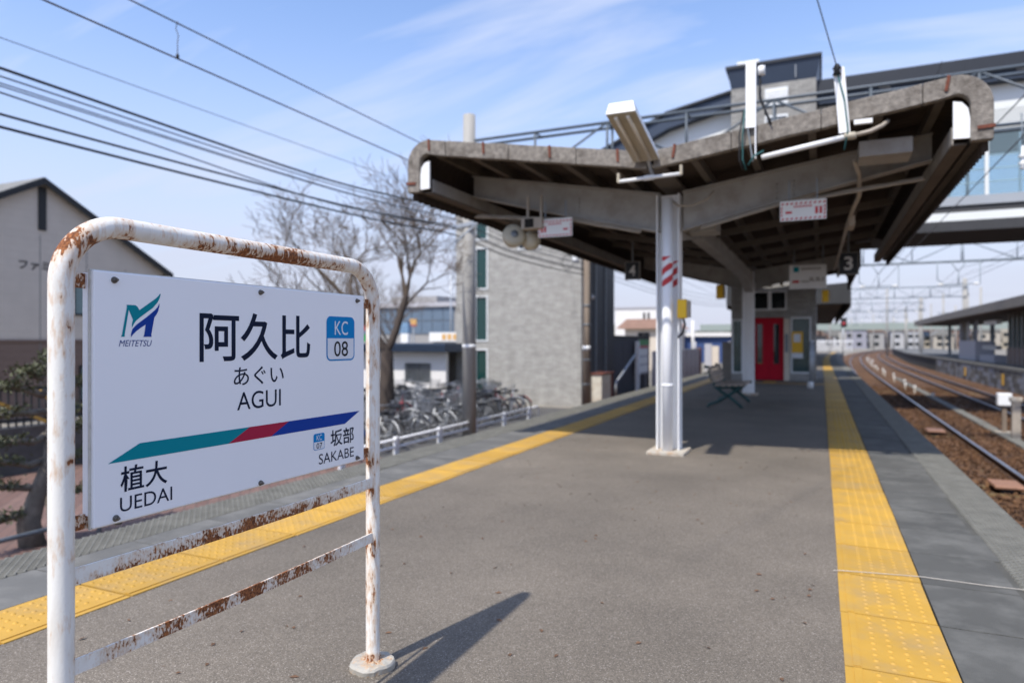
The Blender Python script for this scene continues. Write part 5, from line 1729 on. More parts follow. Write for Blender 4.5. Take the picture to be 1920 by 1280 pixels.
def make_bicycle(paint, basket, seat):
    t = bpy.data.objects.new("bicycle", None)
    COL.objects.link(t)
    WL[t.name] = Vector((0, 0, 0))
    for x in (-.53, .53):
        w = bpy.data.objects.new("wheel", WH); COL.objects.link(w); w.parent = t; w.location = (x, 0, .345)
        s = bpy.data.objects.new("spokes", SPK); COL.objects.link(s); s.parent = w
    f = MB()
    bb, hd, st_, rear, fr = (-.10, 0, .30), (.40, 0, .82), (-.22, 0, .78), (-.53, 0, .345), (.53, 0, .345)
    f.tube([bb, (.2, 0, .38), (.37, 0, .62)], .018, 6)
    f.tube([(-.16, 0, .5), (.1, 0, .55), (.385, 0, .72)], .014, 6)
    f.tube([bb, st_], .016, 6)
    for dy in (-.05, .05):
        f.tube([bb, (-.53, dy, .345)], .009, 5); f.tube([(-.2, 0, .66), (-.53, dy, .345)], .008, 5)
        f.tube([(.42, dy * .8, .70), (.53, dy, .345)], .011, 5)
    f.tube([(.40, 0, .95), (.36, 0, .56)], .019, 6)
    for x in (-.53, .53):
        pts = [(x + .37 * math.cos(R(a)), 0, .345 + .37 * math.sin(R(a))) for a in range(20, 171, 25)]
        f.tube(pts, .014, 5)
    f.build("frame", paint, t, world=False)
    h = MB()
    h.tube([(.40, 0, .94), (.41, 0, 1.02)], .013, 6)
    h.tube([(.20, -.28, 1.04), (.34, -.27, 1.06), (.42, -.12, 1.03), (.42, .12, 1.03), (.34, .27, 1.06), (.20, .28, 1.04)], .012, 6)
    h.build("handlebar", "bike_silver", t, world=False)
    s = MB()
    s.prism([(-.40, -.09), (-.26, -.08), (-.08, -.025), (-.08, .025), (-.26, .08), (-.40, .09)], .84, .90, 'z')
    s.tube([(-.225, 0, .76), (-.245, 0, .85)], .013, 6)
    s.build("saddle", seat, t, world=False, bevel=.02)
    k = MB()
    k.tube([(-.5, .05, .34), (-.56, .16, .0)], .008, 5)
    k.bar((-.62, 0, .73), (-.30, 0, .73), .13, .012)
    k.bar((-.62, .0, .73), (-.55, .0, .36), .10, .006, up=(0, 1, 0))
    k.build("rack_and_stand", "bike_silver", t, world=False)
    if basket:
        c = MB()
        x0, x1, y0, y1, z0, z1 = .47, .76, -.17, .17, .80, 1.02
        for z in (z0, (z0 + z1) / 2, z1):
            for a, b_ in (((x0, y0), (x1, y0)), ((x1, y0), (x1, y1)), ((x1, y1), (x0, y1)), ((x0, y1), (x0, y0))):
                c.bar((a[0], a[1], z), (b_[0], b_[1], z), .008, .008)
        for i in range(7):
            y = y0 + (y1 - y0) * i / 6
            c.bar((x0, y, z0), (x0, y, z1), .005, .005); c.bar((x1, y, z0), (x1, y, z1), .005, .005); c.bar((x0, y, z0), (x1, y, z0), .005, .005)
        for i in range(1, 6):
            x = x0 + (x1 - x0) * i / 6
            c.bar((x, y0, z0), (x, y0, z1), .005, .005); c.bar((x, y1, z0), (x, y1, z1), .005, .005)
        c.build("basket", "bike_silver" if basket == 1 else "bike_black", t, world=False)
    return t


kinds = [("bike_silver", 1, "bike_black", "silver bicycle with a wire basket"), ("bike_black", 1, "bike_black", "black bicycle with a silver basket"), ("bike_black", 2, "bike_black", "all black bicycle with a dark basket"),
         ("bike_blue", 1, "bike_black", "blue bicycle with a wire basket"), ("bike_red", 1, "bike_black", "red bicycle with a wire basket"), ("bike_white", 0, "bike_black", "white bicycle without a basket")]
protos = [make_bicycle(*k[:3]) for k in kinds]
random.seed(21)
used = [0] * len(kinds)
rows_b = [(-9.75, 11.6, 21.6, .62, "in the row nearest the guard rail"), (-11.9, 12.2, 24.2, .56, "in the second row behind the guard rail"), (-14.4, 15.0, 23.2, .6, "in the row before the white shed")]
for x, y0, y1, dy, where in rows_b:
    y = y0
    while y < y1:
        if not (x == -11.9 and 15.3 < y < 17.0):
            k = random.choices(range(6), (4, 7, 8, 3, 2, 2))[0]
            o = protos[k] if not used[k] else copy_tree(protos[k])
            used[k] = 1
            o.location = (x + random.uniform(-.15, .15), y, GZ + .012)
            o.rotation_euler = (R(random.uniform(-7, 7)), 0, (0 if random.random() < .6 else math.pi) + R(random.uniform(-14, 14)))
            tag(o, kinds[k][3] + " parked " + where, "bicycle", "parked bicycles")
        y += dy * random.uniform(.8, 1.15)

# bare trees
def tree(name, base, h, r0, seed, label, lean=(0, 0), depth=6, spread=.62, m="bark", tw="twig", fork=.28, first=3):
    rnd = random.Random(seed)
    t = thing(name, base, label, "tree", "bare trees beyond the parking")
    trunk, crown = MB(), MB()
    base = Vector(base)

    def grow(p, d, l, r, lev, bld):
        n = 4 if lev < 3 else 3
        r = max(r, .0062)
        pts, rs = [p], [r]
        q, dd = p.copy(), d.copy()
        for i in range(n):
            dd = (dd + Vector((rnd.uniform(-1, 1), rnd.uniform(-1, 1), rnd.uniform(-.5, .8))) * (.10 + .045 * lev)).normalized()
            q = q + dd * (l / n)
            pts.append(q.copy()); rs.append(max(.0062, r * (1 - .34 * (i + 1) / n)))
        bld.tube(pts, rs, (9 if lev == 0 else 6 if lev < 2 else 4 if lev < 4 else 3), caps=False)
        if lev >= depth: return
        kids = first if lev == 0 else 3
        for k in range(kids):
            ang = rnd.uniform(.30, 1.0) * spread + (.12 if lev > 1 else 0)
            az = 2 * math.pi * (k + rnd.uniform(-.3, .3)) / kids + seed
            u = dd.orthogonal().normalized(); v = dd.cross(u)
            nd = (dd * math.cos(ang) + (u * math.cos(az) + v * math.sin(az)) * math.sin(ang))
            nd = (nd + Vector((0, 0, .16 if lev < 3 else .02))).normalized()
            j = n if (k == 0 or lev == 0) else rnd.choice((n - 2, n - 1, n))
            grow(pts[j], nd, l * rnd.uniform(.60, .86), rs[j] * (.78 if k == 0 else .58), lev + 1, crown if lev >= 1 else trunk)
    grow(base + Vector((0, 0, -.1)), Vector((lean[0], lean[1], 1)).normalized(), h * fork, r0, 0, trunk)
    trunk.build("trunk", m, t, fix=False)
    crown.build("crown", tw, t, fix=False)
    return t


tree("bare_tree", (-11.2, 16.1, GZ), 8.2, .27, 3, "nearest bare cherry tree, dark trunk among the bicycles", (.05, .0), 7, .82, fork=.29)
tree("bare_tree", (-10.9, 14.6, GZ), 5.5, .19, 9, "smaller bare tree just left of the nearest trunk", (-.25, -.1), 5, .6, fork=.34)
tree("bare_tree", (-19.5, 24.0, GZ), 8.0, .25, 5, "bare tree behind the top edge of the name board", (.1, 0), 6, .70, fork=.24)
tree("bare_tree", (-25.5, 27.5, GZ), 7.6, .24, 8, "spreading bare tree next to the grey gabled house", (.1, 0), 6, .72, fork=.24)
tree("bare_tree", (-24.0, 35.5, GZ), 9.0, .24, 12, "bare tree farther back between the board and the canopy", (0, 0), 6, .66, fork=.24)

# cloud-pruned tree in the lower left corner
nt_ = thing("pruned_tree", (-8.95, 5.3, GZ), "stumpy pruned tree with grey knotted limbs and small green tufts", "tree")
rnd = random.Random(4)
tr, lf = MB(), MB()
tr.tube([(-8.95, 5.3, GZ - .1), (-8.98, 5.25, -.95), (-8.92, 5.32, -.6), (-8.86, 5.45, -.2), (-8.9, 5.5, .25), (-8.95, 5.55, .62), (-8.93, 5.5, .95)], [.16, .13, .10, .09, .075, .055, .03], 9)
tr.tube([(-9.0, 5.62, GZ - .1), (-9.05, 5.6, -.9), (-9.0, 5.5, -.5)], [.09, .08, .06], 8)
limbs = [(-.72, -.75, -.1), (-.5, -.9, .1), (-.2, -.85, .05), (-.25, .8, .06), (.1, -.7, .0), (.12, .75, .12), (.42, -.8, .08), (.40, .7, .05), (.62, -.6, .1), (.66, .5, .12), (.85, -.3, .14), (.93, .1, .2), (-.6, .9, .0)]
for z, dy, up in limbs:
    p = Vector((-8.93, 5.4, z))
    pts = [p]
    q = p.copy()
    n = 5
    for i in range(n):
        q = q + Vector((rnd.uniform(-.05, .05), dy / n, up / n + rnd.uniform(-.05, .05)))
        pts.append(q.copy())
    tr.tube(pts, [.045, .042, .036, .036, .026, .018], 6)
    for e in (pts[2], pts[3], pts[4], pts[5]):
        for i in range(95):
            a = e + Vector((rnd.gauss(0, .065), rnd.gauss(0, .075), rnd.gauss(.03, .035)))
            l = rnd.uniform(.018, .034)
            d1 = Vector((rnd.uniform(-1, 1), rnd.uniform(-1, 1), rnd.uniform(-.2, 1))).normalized() * l
            d2 = d1.orthogonal().normalized() * l * .45
            lf.add([a - d1, a + d2, a + d1, a - d2], [(0, 1, 2, 3)])
tr.build("trunk", "bark_grey", nt_, fix=False)
lf.build("crown", "leaf", nt_, fix=False)

# retaining wall and fence behind the brown pavement
rw = tag(MB().box((-14.4, -2, GZ - .1), (-14.0, 12.3, -.35)).build("retaining_wall", "concrete_wall_dark"), "dark concrete retaining wall behind the brown pavement", "wall")
fe = thing("bar_fence", (-14.2, 5, -.35), "dark upright-bar fence on top of the retaining wall", "fence")
for z in (-.25, .35):
    MB().box((-14.23, -2, z), (-14.17, 12.2, z + .05)).build("rail", "house_dark", fe)
for y in frange(2.5, 12.1, .14):
    MB().box((-14.215, y, -.35), (-14.185, y + .025, .4)).build("bar", "house_dark", fe)
yb_ = thing("slanted_bar", (-13.9, 6.6, -.6), "yellow slanted safety bar by the bar fence", "safety bar")
MB().bar((-13.85, 7.2, .35), (-13.85, 8.6, -.35), .06, .06).build("bar", "tactile_yellow", yb_)
MB().bar((-13.84, 8.3, .35), (-13.84, 8.9, -.30), .05, .05).build("bar", "tactile_yellow", yb_)

# gabled house
hs = thing("gabled_house", (-27, 14.4, GZ), "grey sided gabled house with brown lower walls and dark roof edges", "house")
HX, HYA, HYB, HYC, HZE, HZA = -24.0, 9.69, 14.4, 19.11, 4.01, 6.64
wallp = MB()
wallp.prism([(HYA, 1.32), (HYC, 1.32), (HYC, HZE), (HYB, HZA), (HYA, HZE)], HX - 9, HX, axis='x')
wu = wallp.build("upper_wall", "siding_grey", hs)
wlw = MB().box((HX - 9, HYA, GZ), (HX, HYC, 1.30)).build("lower_wall", "siding_brown", hs)
for k in range(22):
    z = 1.42 + .235 * k
    half = (HYC - HYB) * min(1, (HZA - z) / (HZA - HZE))
    if half > .2:
        MB().box((HX, HYB - half + .02, z), (HX + .006, HYB + half - .02, z + .215)).build("siding_board", "siding_grey", wu)
for k in range(10):
    z = GZ + .12 + .235 * k
    MB().box((HX, HYA + .02, z), (HX + .006, HYC - .02, z + .215)).build("siding_board", "siding_brown", wlw)
for y in (11.2, 12.9, 14.4, 16.0, 17.5):
    MB().box((HX + .007, y - .012, GZ), (HX + .011, y + .012, HZE if abs(y - HYB) > 1.6 else 4.9)).build("joint_cover", "roof_grey", wu)
MB().box((HX + .002, HYA - .02, 1.29), (HX + .05, HYC + .02, 1.36)).build("belt_course", "siding_brown", hs)
MB().box((HX + .012, 14.33, 5.05), (HX + .06, 14.58, 6.5)).build("gable_vent", "house_dark", hs)
for s in (-1, 1):
    ye_ = HYB + s * (HYB - HYA + .25)
    ze_ = HZE - .14
    roof = MB().prism([(HYB, HZA + .02), (ye_, ze_ + .02), (ye_, ze_ + .16), (HYB, HZA + .18)], HX - 9.3, HX + .25, axis='x').build("roof", "roof_grey", hs)
    MB().prism([(HYB, HZA - .06), (ye_, ze_ - .06), (ye_, ze_ + .15), (HYB, HZA + .15)], HX + .255, HX + .30, axis='x').build("verge_board", "house_dark", roof)
for (y0, y1, z0, z1) in ((15.5, 16.6, 2.22, 3.36), (15.72, 16.9, -.82, .45), (11.5, 12.5, 2.22, 3.36)):
    w = MB()
    t = .06
    w.box((HX + .007, y0, z0), (HX + .07, y0 + t, z1)); w.box((HX + .007, y1 - t, z0), (HX + .07, y1, z1))
    w.box((HX + .007, y0 + t, z0), (HX + .07, y1 - t, z0 + t)); w.box((HX + .007, y0 + t, z1 - t), (HX + .07, y1 - t, z1))
    w.box((HX + .007, (y0 + y1) / 2 - .03, z0 + t), (HX + .06, (y0 + y1) / 2 + .03, z1 - t))
    f = w.build("window_frame", "house_dark", hs)
    MB().box((HX + .012, y0 + t, z0 + t), (HX + .03, y1 - t, z1 - t)).build("pane", "curtain", f)
lettering("wall_lettering", "ファミー", "house_dark", hs, (13.72, 15.1, 3.68, 3.98), 'x', HX + .02, bold=.02)

# white shed with navy roof
sh = thing("bicycle_shed", (-15.7, 24, GZ), "white shed with a navy roof and barred window behind the bicycles", "shed")
wall_y(23.9, 24.1, -18.4, -13.75, GZ, .88, [(-15.7, -14.45, -.38, .42)], "wall_white", sh)
MB().box((-18.4, 24.1, GZ), (-18.2, 28, .88)).build("wall", "wall_white", sh)
MB().box((-18.2, 26.5, GZ), (-14.2, 26.7, .88)).build("wall", "wall_white", sh)
MB().box((-18.9, 23.4, .88), (-13.5, 28.2, 1.22)).build("roof", "roof_navy", sh)
for k in range(3):
    MB().box((-18.92, 23.36, .93 + .1 * k), (-13.48, 23.399, .97 + .1 * k)).build("roof_rib", "roof_navy", sh)
w = MB().box((-15.68, 23.97, -.36), (-14.47, 24.0, .40)).build("window_pane", "dark_glass", sh)
for k in range(13):
    MB().box((-15.68 + .1 * k, 23.86, -.38), (-15.66 + .1 * k, 23.885, .42)).build("window_bar", "galvanised", w)
MB().box((-15.1, 23.87, -.38), (-15.04, 23.96, .42)).build("mullion", "house_dark", w)

# shops behind
gb = thing("glass_shop_building", (-44, 68, GZ), "blue glass fronted shop building behind the bare trees", "building")
MB().box((-54, 68, GZ), (-37.5, 78, 5.6)).build("body", "grey_building", gb)
for i in range(11):
    for j in range(2):
        MB().box((-53.6 + 1.42 * i, 67.9, 2.2 + 1.55 * j), (-52.25 + 1.42 * i, 67.99, 3.65 + 1.55 * j)).build("pane", "blue_facade", gb)
MB().box((-54.2, 67.6, 5.3), (-37.2, 78.2, 5.8)).build("roof_edge", "fence_lavender", gb)
MB().box((-48, 70, 5.8), (-41.5, 76, 6.7)).build("roof_plant", "grey_building", gb)
MB().box((-37.4, 69, GZ), (-33.5, 77, 5.0)).build("annex", "siding_brown", gb)
ss = thing("shop_sign", (-29.5, 52, .9), "long white shop sign with orange lettering above the navy shed roof", "sign")
MB().box((-31.6, 52, 1.3), (-26.5, 52.3, 2.1)).build("board", "sign_white", ss)
for k in range(6):
    MB().box((-30.3 + .55 * k, 51.97, 1.45), (-29.9 + .55 * k, 51.995, 1.95)).build("printed_mark", "sign_orange", ss)
MB().box((-31.4, 52.31, GZ), (-26.7, 60, 1.9)).build("shop_front", "grey_building", ss)
s2 = thing("shop_sign", (-34, 50, GZ), "blue and pink upright shop sign seen past the tree trunk", "sign")
MB().box((-31.2, 47.6, GZ), (-31.0, 47.8, 2.2)).build("stem", "galvanised", s2)
MB().box((-31.6, 47.5, 2.0), (-30.9, 47.9, 2.9)).build("upper_board", "far_blue", s2)
MB().box((-31.6, 47.5, 1.2), (-30.9, 47.9, 1.95)).build("lower_board", "sign_white", s2)
s3 = thing("shop_sign", (-35, 42, GZ), "red and green shop sign low beside the board's right post", "sign")
MB().box((-30.9, 41.0, 2.1), (-29.4, 41.3, 2.6)).build("upper_board", "far_red", s3)
MB().box((-30.9, 41.0, 1.3), (-29.4, 41.3, 1.8)).build("lower_board", "sign_green", s3)
MB().box((-29.9, 41.1, GZ), (-29.6, 41.25, 2.2)).build("stem", "galvanised", s3)
s4 = thing("shop_sign", (-39, 60, GZ), "small yellow and red roof sign in front of the glass shop building", "sign")
MB().box((-40.1, 62, 2.9), (-39.3, 62.2, 3.7)).build("board", "sign_orange", s4)
MB().box((-40.1, 61.97, 2.9), (-39.3, 61.995, 3.15)).build("lower_band", "far_red", s4)
MB().box((-39.75, 62.05, GZ), (-39.6, 62.15, 2.9)).build("stem", "galvanised", s4)
lp = thing("lamp_post", (-37.5, 65, GZ), "thin street light pole right of the glass shop building", "lamp post")
MB().tube([(-36.2, 64, GZ), (-36.2, 64, 9.2)], [.11, .07], 8).build("shaft", "galvanised", lp)
MB().box((-36.9, 63.9, 9.1), (-36.1, 64.1, 9.25)).build("head", "galvanised", lp)

# beyond the stair tower
cb = thing("relay_cabinet", (-7.6, 24.8, GZ), "cream trackside cabinet with a brown lid beside the timber pole", "cabinet")
MB().box((-7.85, 24.2, GZ), (-7.35, 25.4, .08)).build("case", "cabinet_cream", cb, bevel=.02)
MB().box((-7.9, 24.15, .08), (-7.3, 25.75, .13)).build("lid", "clip_rust", cb)
MB().box((-7.83, 25.42, GZ), (-7.35, 25.7, .05)).build("side_panel", "clip_rust", cb)
hr = thing("stair_handrail", (-7.6, 28.5, GZ), "pale slanting stair handrail between the cabinet and the notice boards", "handrail")
MB().tube([(-7.6, 27.0, -.9), (-7.6, 27.0, -.36), (-7.6, 30.2, .72)], .05, 8).build("rail", "galvanised", hr)
MB().box((-7.68, 30.45, GZ), (-7.52, 30.65, 1.30)).build("post", "white_steel", hr)
dw = thing("dark_hoarding", (-8.7, 34, GZ), "dark panelled hoarding right of the stair tower", "hoarding")
for k in range(4):
    MB().box((-8.72, 30.0 + 1.85 * k, GZ), (-8.62, 31.82 + 1.85 * k, 1.5)).build("panel", "fence_dark", dw)
MB().box((-8.75, 30, 1.5), (-8.58, 37.4, 1.58)).build("capping", "house_dark", dw)
nb = thing("notice_board", (-8.3, 34.7, -.4), "green topped notice board with white sheets on the dark hoarding", "notice board")
MB().box((-8.36, 33.7, -.35), (-8.30, 35.7, 1.40)).build("board", "fence_lavender", nb)
MB().box((-8.299, 33.7, 1.12), (-8.285, 35.7, 1.40)).build("header", "sign_green", nb)
for k in range(3):
    MB().box((-8.299, 33.85, -.25 + .42 * k), (-8.29, 35.5, .08 + .42 * k)).build("sheet", "sign_white", nb)
MB().box((-8.298, 33.8, .98), (-8.288, 35.6, 1.07)).build("red_band", "sign_red", nb)
for y in (34.0, 35.4):
    MB().box((-8.4, y, GZ), (-8.36, y + .1, -.3)).build("leg", "galvanised", nb)
lv = thing("panel_fence", (-8.3, 44, GZ), "pale lavender panel fence behind the front column", "fence")
for k in range(9):
    MB().box((-8.34, 36.6 + 1.72 * k, GZ), (-8.28, 38.28 + 1.72 * k, .78)).build("panel", "fence_lavender", lv)
    MB().box((-8.36, 38.29 + 1.72 * k, GZ), (-8.26, 38.32 + 1.72 * k, .82)).build("post", "galv_dark", lv)
tag(MB().box((-8.5, 52.2, GZ), (-8.2, 52.6, .85)).build("gate_post", "clip_rust"), "rusty brown gate post ending the lavender fence", "post")
fh = thing("tiled_house", (-14.5, 60, GZ), "cream house with an orange tiled roof behind the hoarding", "house")
MB().box((-16.2, 60.5, GZ), (-11.9, 66, 2.45)).build("wall", "cream_wall", fh)
MB().prism([(-16.9, 2.45), (-11.5, 2.45), (-12.4, 3.3), (-15.9, 3.3)], 60.0, 66.5).build("roof", "roof_tile_orange", fh)
for k in range(2):
    MB().box((-15.0 + .55 * k, 60.44, 1.1), (-14.5 + .55 * k, 60.49, 2.1)).build("window", "dark_glass", fh)
MB().box((-15.1, 60.45, 1.02), (-13.9, 60.488, 1.09)).build("window_sill", "wall_white", fh)
for x in (-14.9, -14.5, -13.5):
    MB().box((x, 62, 3.3), (x + .18, 62.2, 3.95)).build("flue", "house_dark", fh)
wb = thing("white_block", (-17, 75, GZ), "plain white building rising behind the orange tiled roof", "building")
MB().box((-21.5, 76, GZ), (-15.6, 84, 5.0)).build("wall", "wall_white", wb)
MB().box((-21.7, 75.9, 5.0), (-15.4, 84.2, 5.2)).build("parapet", "fence_lavender", wb)
nw = thing("navy_warehouse", (-12, 84, GZ), "long navy warehouse with a white roof edge in the distance", "warehouse")
MB().box((-19, 84, GZ), (-7.4, 96, 1.9)).build("wall", "warehouse_navy", nw)
MB().box((-19.3, 83.5, 1.9), (-5.5, 96.5, 2.35)).build("roof", "wall_white", nw)
for k in range(2):
    MB().tube([(-13.6 + 3.9 * k, 82.5, GZ), (-13.6 + 3.9 * k, 82.5, 1.3)], .12, 8).build("downpipe", "fence_lavender", nw)
fp = thing("far_pole", (-13.9, 80, GZ), "pale pole standing before the navy warehouse", "pole")
MB().tube([(-13.45, 80, GZ), (-13.45, 80, 3.7)], .16, 8).build("shaft", "wall_white", fp)
hz_ = thing("standing_panel", (-9.5, 62, GZ), "pale mauve and cream sheets stacked before the navy warehouse", "panel")
MB().box((-9.4, 62, GZ), (-8.8, 62.2, 1.1)).build("front_sheet", "fence_lavender", hz_)
MB().box((-8.78, 62.05, GZ), (-8.2, 62.2, .9)).build("side_sheet", "cream_wall", hz_)
cr_ = thing("parked_car", (-6.7, 66, GZ), "small white car parked before the navy warehouse", "car")
b = MB().prism([(-7.9, GZ + .3), (-4.9, GZ + .3), (-4.85, GZ + .8), (-5.3, GZ + .95), (-5.7, GZ + 1.5), (-7.5, GZ + 1.5), (-7.95, GZ + .9)], 66, 67.6)
bd = b.build("body", "bike_white", cr_, bevel=.08)
MB().prism([(-5.5, GZ + .98), (-5.78, GZ + 1.42), (-7.4, GZ + 1.42), (-7.75, GZ + .98)], 65.97, 65.999).build("side_window", "dark_glass", cr_)
for x in (-7.3, -5.5):
    MB().lathe([(.0, 0), (.3, 0), (.3, .2), (0, .2)], (x, 65.95, GZ + .3), 14, 'y').build("wheel", "tyre", cr_)

# ------------------------------------------------------------------ right side: opposite platform, trackside pieces
oc = thing("opposite_canopy", (10.5, 50, 0), "long dark canopy with a cement edge over the opposite platform", "canopy")
ys = frange(20, 82, 3)
up = [[(opp_x(y) - .15, y, 3.40), (opp_x(y) - .15, y, 2.92), (opp_x(y) + .1, y, 2.90)] for y in ys]
strip(up, "fascia_cement", "edge_board", oc)
strip([[(opp_x(y) - .15, y, 3.40), (opp_x(y) + 2.8, y, 3.15), (opp_x(y) + 5.6, y, 3.45)] for y in ys], "slate_sheet", "roof", oc)
strip([[(opp_x(y) + .1, y, 2.90), (opp_x(y) + 2.8, y, 2.85), (opp_x(y) + 5.6, y, 2.95)] for y in ys], "slate_sheet", "soffit", oc)
MB().prism([(opp_x(82) - .15, 2.92), (opp_x(82) - .15, 3.4), (opp_x(82) + 2.8, 3.15), (opp_x(82) + 5.6, 3.45), (opp_x(82) + 5.6, 2.95)], 82, 82.1).build("end_board", "fascia_cement", oc)
for y in frange(26, 80, 7.2):
    MB().box((opp_x(y) + 2.6, y - .12, 0), (opp_x(y) + 2.85, y + .12, 2.9)).build("column", "galv_dark", oc)
wr = thing("waiting_room", (10.5, 40, 0), "dark glazed waiting room under the opposite canopy", "waiting room")
MB().box((9.6, 36, .02), (12.5, 47, .95)).build("lower_wall", "siding_brown", wr)
MB().box((9.75, 36, .95), (12.5, 47, 2.85)).build("inner_wall", "house_dark", wr)
for k in range(12):
    MB().box((9.58, 36 + .95 * k, .0), (9.72, 36.12 + .95 * k, 2.88)).build("mullion", "sign_frame", wr)
for k in range(11):
    MB().box((9.66, 36.13 + .95 * k, .95), (9.68, 36.94 + .95 * k, 2.6)).build("pane", "clear_glass", wr)
vm = thing("kiosk_counter", (9.7, 56, 0), "pale lavender counter block under the opposite canopy", "counter")
MB().box((9.4, 54.5, .02), (10.4, 60.5, 1.35)).build("block", "fence_lavender", vm)
for y in (54.6, 57.4, 60.4):
    MB().box((9.45, y, 1.35), (9.57, y + .1, 2.7)).build("post", "fence_lavender", vm)
v2 = thing("kiosk_counter", (9.7, 51, 0), "low counter with a white light panel near the waiting room", "counter")
MB().box((9.5, 49.5, .02), (10.4, 53.6, .45)).build("block", "fence_lavender", v2)
MB().box((9.6, 49.6, .8), (9.9, 53.4, 1.05)).build("shelf", "galvanised", v2)
MB().box((9.6, 49.6, 2.35), (9.9, 53.0, 2.6)).build("light_panel", "lamp_white", v2)
gp = thing("green_mast", (8.9, 36, 0), "dark green mast rising through the opposite canopy's edge", "mast")
MB().box((8.45, 37.2, GZ), (8.75, 37.5, 4.6)).build("shaft", "bench_iron", gp)
MB().box((8.40, 37.15, 3.3), (8.80, 37.19, 4.0)).build("plate", "lamp_white", gp)
tl = thing("trackside_hoop", (7.0, 29, GZ), "grey steel hoop frame standing before the stone wall", "frame")
MB().tube([(7.45, 30.6, GZ), (7.45, 30.6, -.15), (7.55, 30.7, -.05), (7.95, 30.7, -.05), (8.05, 30.7, -.15), (8.05, 30.7, GZ)], .06, 8).build("hoop", "galvanised", tl)
for (x, y, lab, wht) in ((4.42, 21.9, "short trackside post with a white box head", 1), (4.40, 20.6, "rusty pale trackside stake beside the white headed post", 0)):
    t = thing("trackside_post", (x, y, GZ), lab, "post", "posts between the tracks")
    if wht:
        MB().box((x - .05, y - .05, GZ), (x + .05, y + .05, -.38)).build("shaft", "pole_wood", t)
        MB().box((x - .16, y - .12, -.40), (x + .16, y + .12, -.07)).build("head", "lamp_white", t, bevel=.02)
        MB().box((x - .2, y - .2, GZ), (x + .2, y + .2, GZ + .16)).build("foot", "footing_concrete", t)
    else:
        MB().box((x - .09, y - .07, GZ), (x + .09, y + .07, -.2)).build("shaft", "conduit", t)
        MB().box((x - .13, y - .09, -.2), (x + .13, y + .09, -.08)).build("head", "footing_concrete", t, bevel=.02)
ct = thing("cable_trough", (4.5, 28, GZ), "pale concrete cable trough between the two right-hand tracks", "cable trough")
for k in range(38):
    y = 14 + 1.0 * k
    MB().box((4.12 + .008 * k, y, GZ + .04), (4.40 + .008 * k, y + .97, GZ + .15 + random.uniform(-.01, .01))).build("lid", "edge_stud", ct)
for (x, y, lab) in ((2.74, 13.45, "nearer copper coloured coil plate on the sleepers"), (2.72, 20.9, "farther copper coloured coil plate on the sleepers")):
    t = thing("track_coil", (x, y, RZ - .1), lab, "track coil", "coil plates in the near track")
    MB().box((x - .21, y - .30, RZ - .06), (x + .21, y + .30, RZ + .0)).build("plate", "coil_copper", t, bevel=.025)
    MB().box((x - .1, y - .2, RZ - .16), (x + .1, y + .2, RZ - .061)).build("mount", "house_dark", t)
rnd = random.Random(77)
for k in range(22):
    y = 34 + 3.4 * k
    x = track_x(y) + 1.45 + rnd.uniform(-.25, .35)
    t = thing("marker_stake", (x, y, GZ), "small white stake in the row between the right-hand tracks", "stake", "white stakes between the right-hand tracks")
    h = rnd.uniform(.18, .42)
    MB().box((x - .04, y - .04, GZ), (x + .04, y + .04, GZ + h)).build("shaft", "stone_row", t)
    MB().box((x - .055, y - .05, GZ + h), (x + .055, y + .05, GZ + h + .09)).build("head", "lamp_white", t)
for k, (x, y, lab) in enumerate(((7.9, 52, "yellow marker plate on the stone wall, farther one"), (7.85, 41.5, "yellow marker plate on the stone wall, nearer one"))):
    tag(MB().box((opp_x(y) - .12, y, -.9), (opp_x(y) - .07, y + .35, -.35)).build("marker_plate", "tactile_yellow"), lab, "marker")
sg_ = thing("signal_mast", (.9, 88, 0), "slim signal mast with a red lamp head at the platform's far end", "signal")
MB().tube([(2.35, 90, 0), (2.35, 90, 3.4)], .07, 8).build("shaft", "galvanised", sg_)
MB().box((2.1, 89.8, 3.0), (2.75, 90.1, 4.1)).build("head", "house_dark", sg_)
MB().lathe([(0, 0), (.2, 0), (.2, .1), (0, .1)], (2.42, 89.68, 3.4), 12, 'y').build("lens", "signal_red", sg_)
ef = thing("end_fence", (0, 100, 0), "white picket fence closing the far end of the platform", "fence")
for k in range(16):
    x = -2 + .38 * k
    MB().box((x, 104, 0), (x + .08, 104.08, 1.5)).build("picket", "white_steel", ef)
MB().box((-2, 104.1, 1.3), (4, 104.16, 1.4)).build("rail", "white_steel", ef)
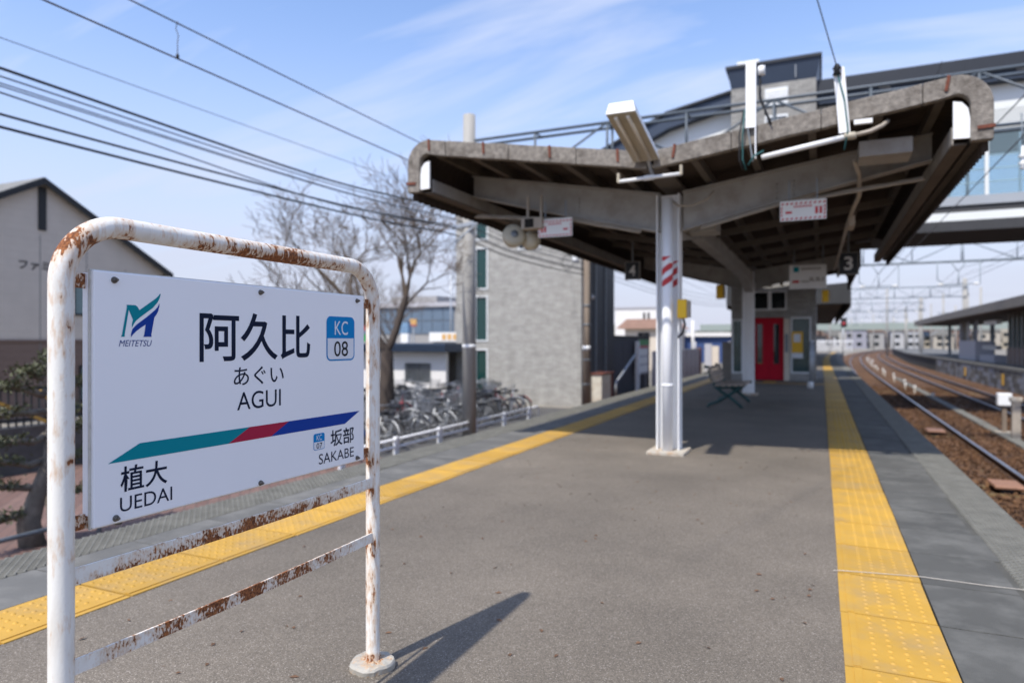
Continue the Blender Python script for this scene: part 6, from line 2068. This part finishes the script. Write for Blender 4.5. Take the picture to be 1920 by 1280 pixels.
# green road bridge and town beyond the bend
rb = thing("road_bridge", (10, 190, 0), "pale green girder bridge far beyond the bend", "bridge")
MB().box((-30, 190, 4.2), (60, 192, 5.9)).build("girder", "bridge_green", rb)
for x in (-12, 4, 30, 46):
    MB().box((x, 190.3, GZ), (x + 1.6, 191.7, 4.2)).build("pier", "pole_concrete", rb)
rnd = random.Random(5)
cols = [("far_pale", "pale walled"), ("far_cream", "cream walled"), ("grey_building", "grey walled"), ("far_mauve", "mauve walled"), ("siding_brown", "brown walled")]
for k in range(70):
    a = -1.0 + 15 * (k + rnd.uniform(-.4, .4)) / 70
    d = rnd.uniform(280, 430) if k % 3 else rnd.uniform(275, 300)
    x, y = d * math.sin(R(a)), d * math.cos(R(a))
    w, h, dp = rnd.uniform(4, 9), rnd.uniform(3.0, 6.5) + 2.5 * (k % 5 == 0), rnd.uniform(7, 11)
    ci = rnd.randrange(5)
    t = thing("far_house", (x, y, GZ), "%s town house in the hazy cluster far beyond the bend" % cols[ci][1], "house", "far houses beyond the bend")
    MB().box((x - w / 2, y, GZ), (x + w / 2, y + dp, GZ + h)).build("wall", cols[ci][0], t)
    MB().prism([(x - w / 2 - .4, GZ + h), (x + w / 2 + .4, GZ + h), (x + w * .2, GZ + h + 1.9), (x - w * .2, GZ + h + 1.9)], y - .4, y + dp + .4).build("roof", rnd.choice(("roof_navy", "roof_grey", "siding_brown")), t)
    for i in range(2):
        for j in range(2):
            MB().box((x - w * .32 + i * w * .4, y - .06, GZ + 1.0 + j * h * .45), (x - w * .32 + i * w * .4 + 1.6, y - .005, GZ + 2.2 + j * h * .45)).build("window", "dark_glass", t)

for k in range(14):
    a = .6 + 9.5 * k / 13
    d = rnd.uniform(120, 260)
    x, y = d * math.sin(R(a)), d * math.cos(R(a))
    if abs(x - track_x(min(y, 255))) < 4: x += 7
    t = thing("utility_pole", (x, y, GZ), "thin distant utility pole beyond the bend of the tracks", "pole", "distant utility poles")
    MB().tube([(x, y, GZ), (x, y, rnd.uniform(7, 10.5))], .16, 7).build("shaft", "pole_concrete", t)
    MB().box((x - .9, y - .05, 6.2), (x + .9, y + .05, 6.35)).build("cross_arm", "galv_dark", t)
rl = thing("relay_hut", (-.5, 108, GZ), "small grey equipment hut past the platform's far end", "hut")
MB().box((-3.5, 108, GZ), (.6, 112, 1.9)).build("wall", "grey_building", rl)
MB().box((-3.8, 107.7, 1.9), (.9, 112.3, 2.15)).build("roof", "house_dark", rl)
MB().box((-1.6, 107.95, GZ), (-.6, 107.995, .8)).build("door", "galv_dark", rl)
